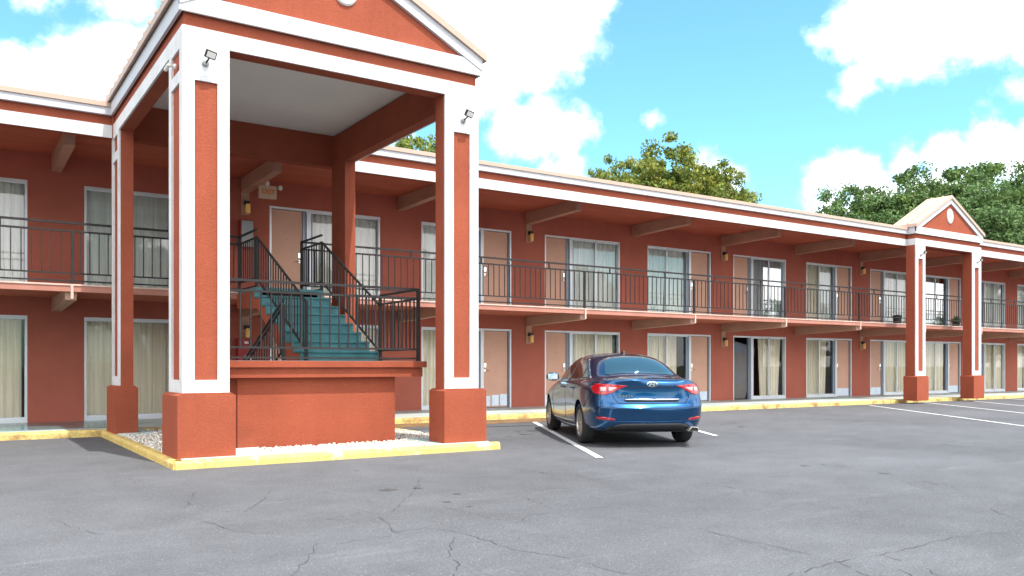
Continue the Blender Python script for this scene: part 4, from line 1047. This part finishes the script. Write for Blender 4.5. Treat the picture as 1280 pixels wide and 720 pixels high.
    # tail lights wrap round the corners
    for s in (-1, 1):
        def mx(ps): return [(p[0]*s, p[1]) for p in ps]
        tl = patch('tail_light', mx([(.37,.945),(.60,.965),(.80,.97),(.80,.815),(.70,.805),(.60,.84),(.50,.897)]), 'B', M['tail_red'], off=.012, thick=.012, parent=root, cell=.01)
        patch('side_lens', [(.17,.813),(.17,.97),(.33,.96),(.50,.935),(.42,.875),(.33,.822)], 'R' if s > 0 else 'L', M['tail_red'], off=.012, thick=.012, parent=tl, cell=.012)
        patch('clear_lens', mx([(.53,.918),(.655,.925),(.65,.862),(.60,.873)]), 'B', M['tail_clear'], off=.016, thick=.004, parent=tl, cell=.012)
        patch('clear_lens', mx([(.68,.922),(.76,.918),(.755,.857),(.69,.860)]), 'B', M['tail_clear'], off=.016, thick=.004, parent=tl, cell=.012)
        patch('reflector', mx([(.56,.435),(.62,.462),(.80,.475),(.80,.440),(.64,.425)]), 'B', M['tail_red'], off=.010, thick=.008, parent=body, cell=.012)
        patch('reflector', [(.14,.440),(.14,.475),(.26,.478),(.26,.452)], 'R' if s > 0 else 'L', M['tail_red'], off=.010, thick=.008, parent=body, cell=.012)
        patch('headlight', mx([(.52,.70),(.66,.735),(.72,.70),(.70,.62),(.55,.63)]), 'F', M['headlamp'], off=.010, thick=.01, parent=root, cell=.05)
        # bumper side seam
        lines('bumper_gap', [(.46,.83),(.60,.68),(.74,.60)], .008, 'R' if s > 0 else 'L')
    lines('boot_gap', [(-.37,.918),(0,.925),(.37,.918)], .010, 'B')
    lines('boot_gap', [(-.60,.825),(-.585,.76),(-.52,.682)], .008, 'B'); lines('boot_gap', [(.60,.825),(.585,.76),(.52,.682)], .008, 'B')
    lines('boot_gap', [(-.52,.682),(0,.675),(.52,.682)], .010, 'B')
    patch('boot_recess', [(-.44,.727),(-.40,.700),(.40,.700),(.44,.727),(0,.722)], 'B', M['gap'], off=.003, thick=.002, cell=.06)
    lines('boot_chrome', [(-.42,.738),(0,.734),(.42,.738)], .014, 'B', M['chrome'], off=.010)
    lines('bumper_crease', [(-.80,.63),(-.5,.610),(0,.602),(.5,.610),(.80,.63)], .007, 'B')
    # lower valance
    patch('valance', [(-.72,.262),(-.60,.34),(-.45,.372),(.45,.372),(.60,.34),(.72,.262),(.5,.255),(-.5,.255)], 'B', M['trim_black'], off=.010, thick=.01, cell=.06)
    # body-coloured line below the reflectors
    lines('bumper_line', [(-.80,.425),(-.55,.41),(0,.40),(.55,.41),(.80,.425)], .008, 'B', M['car'], off=.008)
    b = MB(); ex = [(.55,.252),(.73,.252),(.715,.315),(.61,.325)]
    b.prism([(p[0], p[1]) for p in ex], 'y', -1.045, -.9); o = b.build('exhaust', M['rim'], root, bevel=.012)
    b = MB(); b.prism([(.567,.262),(.716,.262),(.703,.307),(.617,.316)], 'y', -1.049, -1.043); b.build('exhaust_bore', M['gap'], o)
    # emblem and letters on the boot lid
    h = bvh.ray_cast(Vector((0,-3,0.968)), Vector((0,1,0))); y = h[0].y - .010
    b = MB(); n = 40; prof = []
    for i in range(n):
        t = 2*math.pi*i/n; prof.append((math.cos(t), math.sin(t)))
    for (a0, b0), (a1, b1) in (((.083, .043), (.070, .033)),):
        for i in range(n):
            j = (i+1) % n; P, Q = prof[i], prof[j]
            b.face([(P[0]*a0, y, 0.968+P[1]*b0), (Q[0]*a0, y, 0.968+Q[1]*b0), (Q[0]*a1, y-.004, 0.968+Q[1]*b1), (P[0]*a1, y-.004, 0.968+P[1]*b1)])
    def slant(x): return x
    b.prism([(-.052,.943),(-.034,.938),(-.006,.994),(-.026,.998)], 'y', y-.006, y+.002)
    b.prism([(.008,.939),(.028,.939),(.052,.995),(.032,.999)], 'y', y-.006, y+.002)
    b.prism([(-.022,.959),(.022,.967),(.026,.977),(-.018,.971)], 'y', y-.006, y+.002)
    b.build('emblem', M['chrome'], body)
    h = bvh.ray_cast(Vector((-.42,-3,.79)), Vector((0,1,0)))
    text_mb('SONATA', .055, .003, 'lettering', M['chrome'], body, (-.41, h[0].y-.012, .79), (R(86), 0, R(-6)), bold=True)
    # fin, mirrors
    b = MB(); fy = 1.78-S0; b.prism([(fy-.09,1.445),(fy-.07,1.50),(fy-.03,1.505),(fy+.10,1.462)], 'x', -.018, .018); b.build('aerial_fin', M['trim_black'], root, bevel=.006)
    for s in (-1, 1):
        b = MB(); b.prism([(3.22-S0,.99),(3.36-S0,1.0),(3.34-S0,1.03),(3.24-S0,1.03)], 'x', s*.72, s*.92); o = b.build('mirror', M['trim_black'], root)
        sp = MB(); cx, cy, cz = s*.955, 3.26-S0, 1.045; k = 12
        sp.lathe((cx - s*.125, cy, cz), (s,0,0), [(0,0),(.055,.01),(.078,.05),(.082,.12),(.075,.18),(.045,.23),(0,.24)], 20)
        sp.v = [(p[0], cy + max(-.045, min(.10,(p[1]-cy)*1.15)), cz + (p[2]-cz)*.95) for p in sp.v]
        sp.build('mirror_shell', M['car'], o, smooth=True)
        gl = MB(); gl.box(min(cx-s*.09, cx+s*.09), max(cx-s*.09, cx+s*.09), cy-.052, cy-.046, cz-.052, cz+.052); gl.build('mirror_glass', M['chrome'], o, bevel=.001)
    # wheels
    for y, nm in ((0, 'r'), (2.805, 'f')):
        for s in (-1, 1):
            cx = s*.80; ax = (s,0,0)
            w = MB(); c = (s*.70, y, .325)
            w.lathe(c, ax, [(.205,.0),(.262,-.005),(.300,.008),(.318,.03),(.325,.06),(.325,.15),(.318,.185),(.300,.207),(.262,.215),(.225,.205),(.222,.195)], 48)
            wh = w.build('wheel', M['tyre'], root, smooth=True); wh.data.set_sharp_from_angle(angle=R(50))
            r_ = MB(); r_.lathe(c, ax, [(.20,.02),(.215,.10),(.222,.196),(.214,.203),(.206,.190),(.200,.13)], 48)
            for i in range(10):
                t = 2*math.pi*i/10; t2 = t + .16
                def pp(rad, ang, d): return (s*(.70+d), y + math.cos(ang)*rad, .325 + math.sin(ang)*rad)
                q = [pp(.03,t-.5,.165), pp(.03,t+.5,.165), pp(.208,t+.115,.188), pp(.208,t-.115,.188)]; q2 = [pp(.03,t-.5,.14), pp(.03,t+.5,.14), pp(.208,t+.115,.15), pp(.208,t-.115,.15)]
                r_.face(q); 
                for k in range(4): r_.face([q[k], q[(k+1) % 4], q2[(k+1) % 4], q2[k]])
            r_.lathe(c, ax, [(0,.178),(.035,.176),(.055,.168),(.055,.14)], 24)
            r_.build('rim', M['rim'], wh)
            d_ = MB(); d_.lathe(c, ax, [(0,.10),(.20,.10)], 32); d_.build('brake', M['gap'], wh)
    # underside
    b = MB(); b.box(-.60, .60, -.70, 3.45, .22, .32); b.build('underbody', M['trim_black'], root)
    b = MB()
    for y in (0, 2.805): b.tube((-.72, y, .32), (.72, y, .32), .04)
    b.build('axle', M['trim_black'], root)
    root.location = (CARX, CARY, ZA); root.rotation_euler = (0, 0, -R(CARAZ))
    return root
CARX, CARY, CARAZ = 9.30, 10.42, 26
build_car()
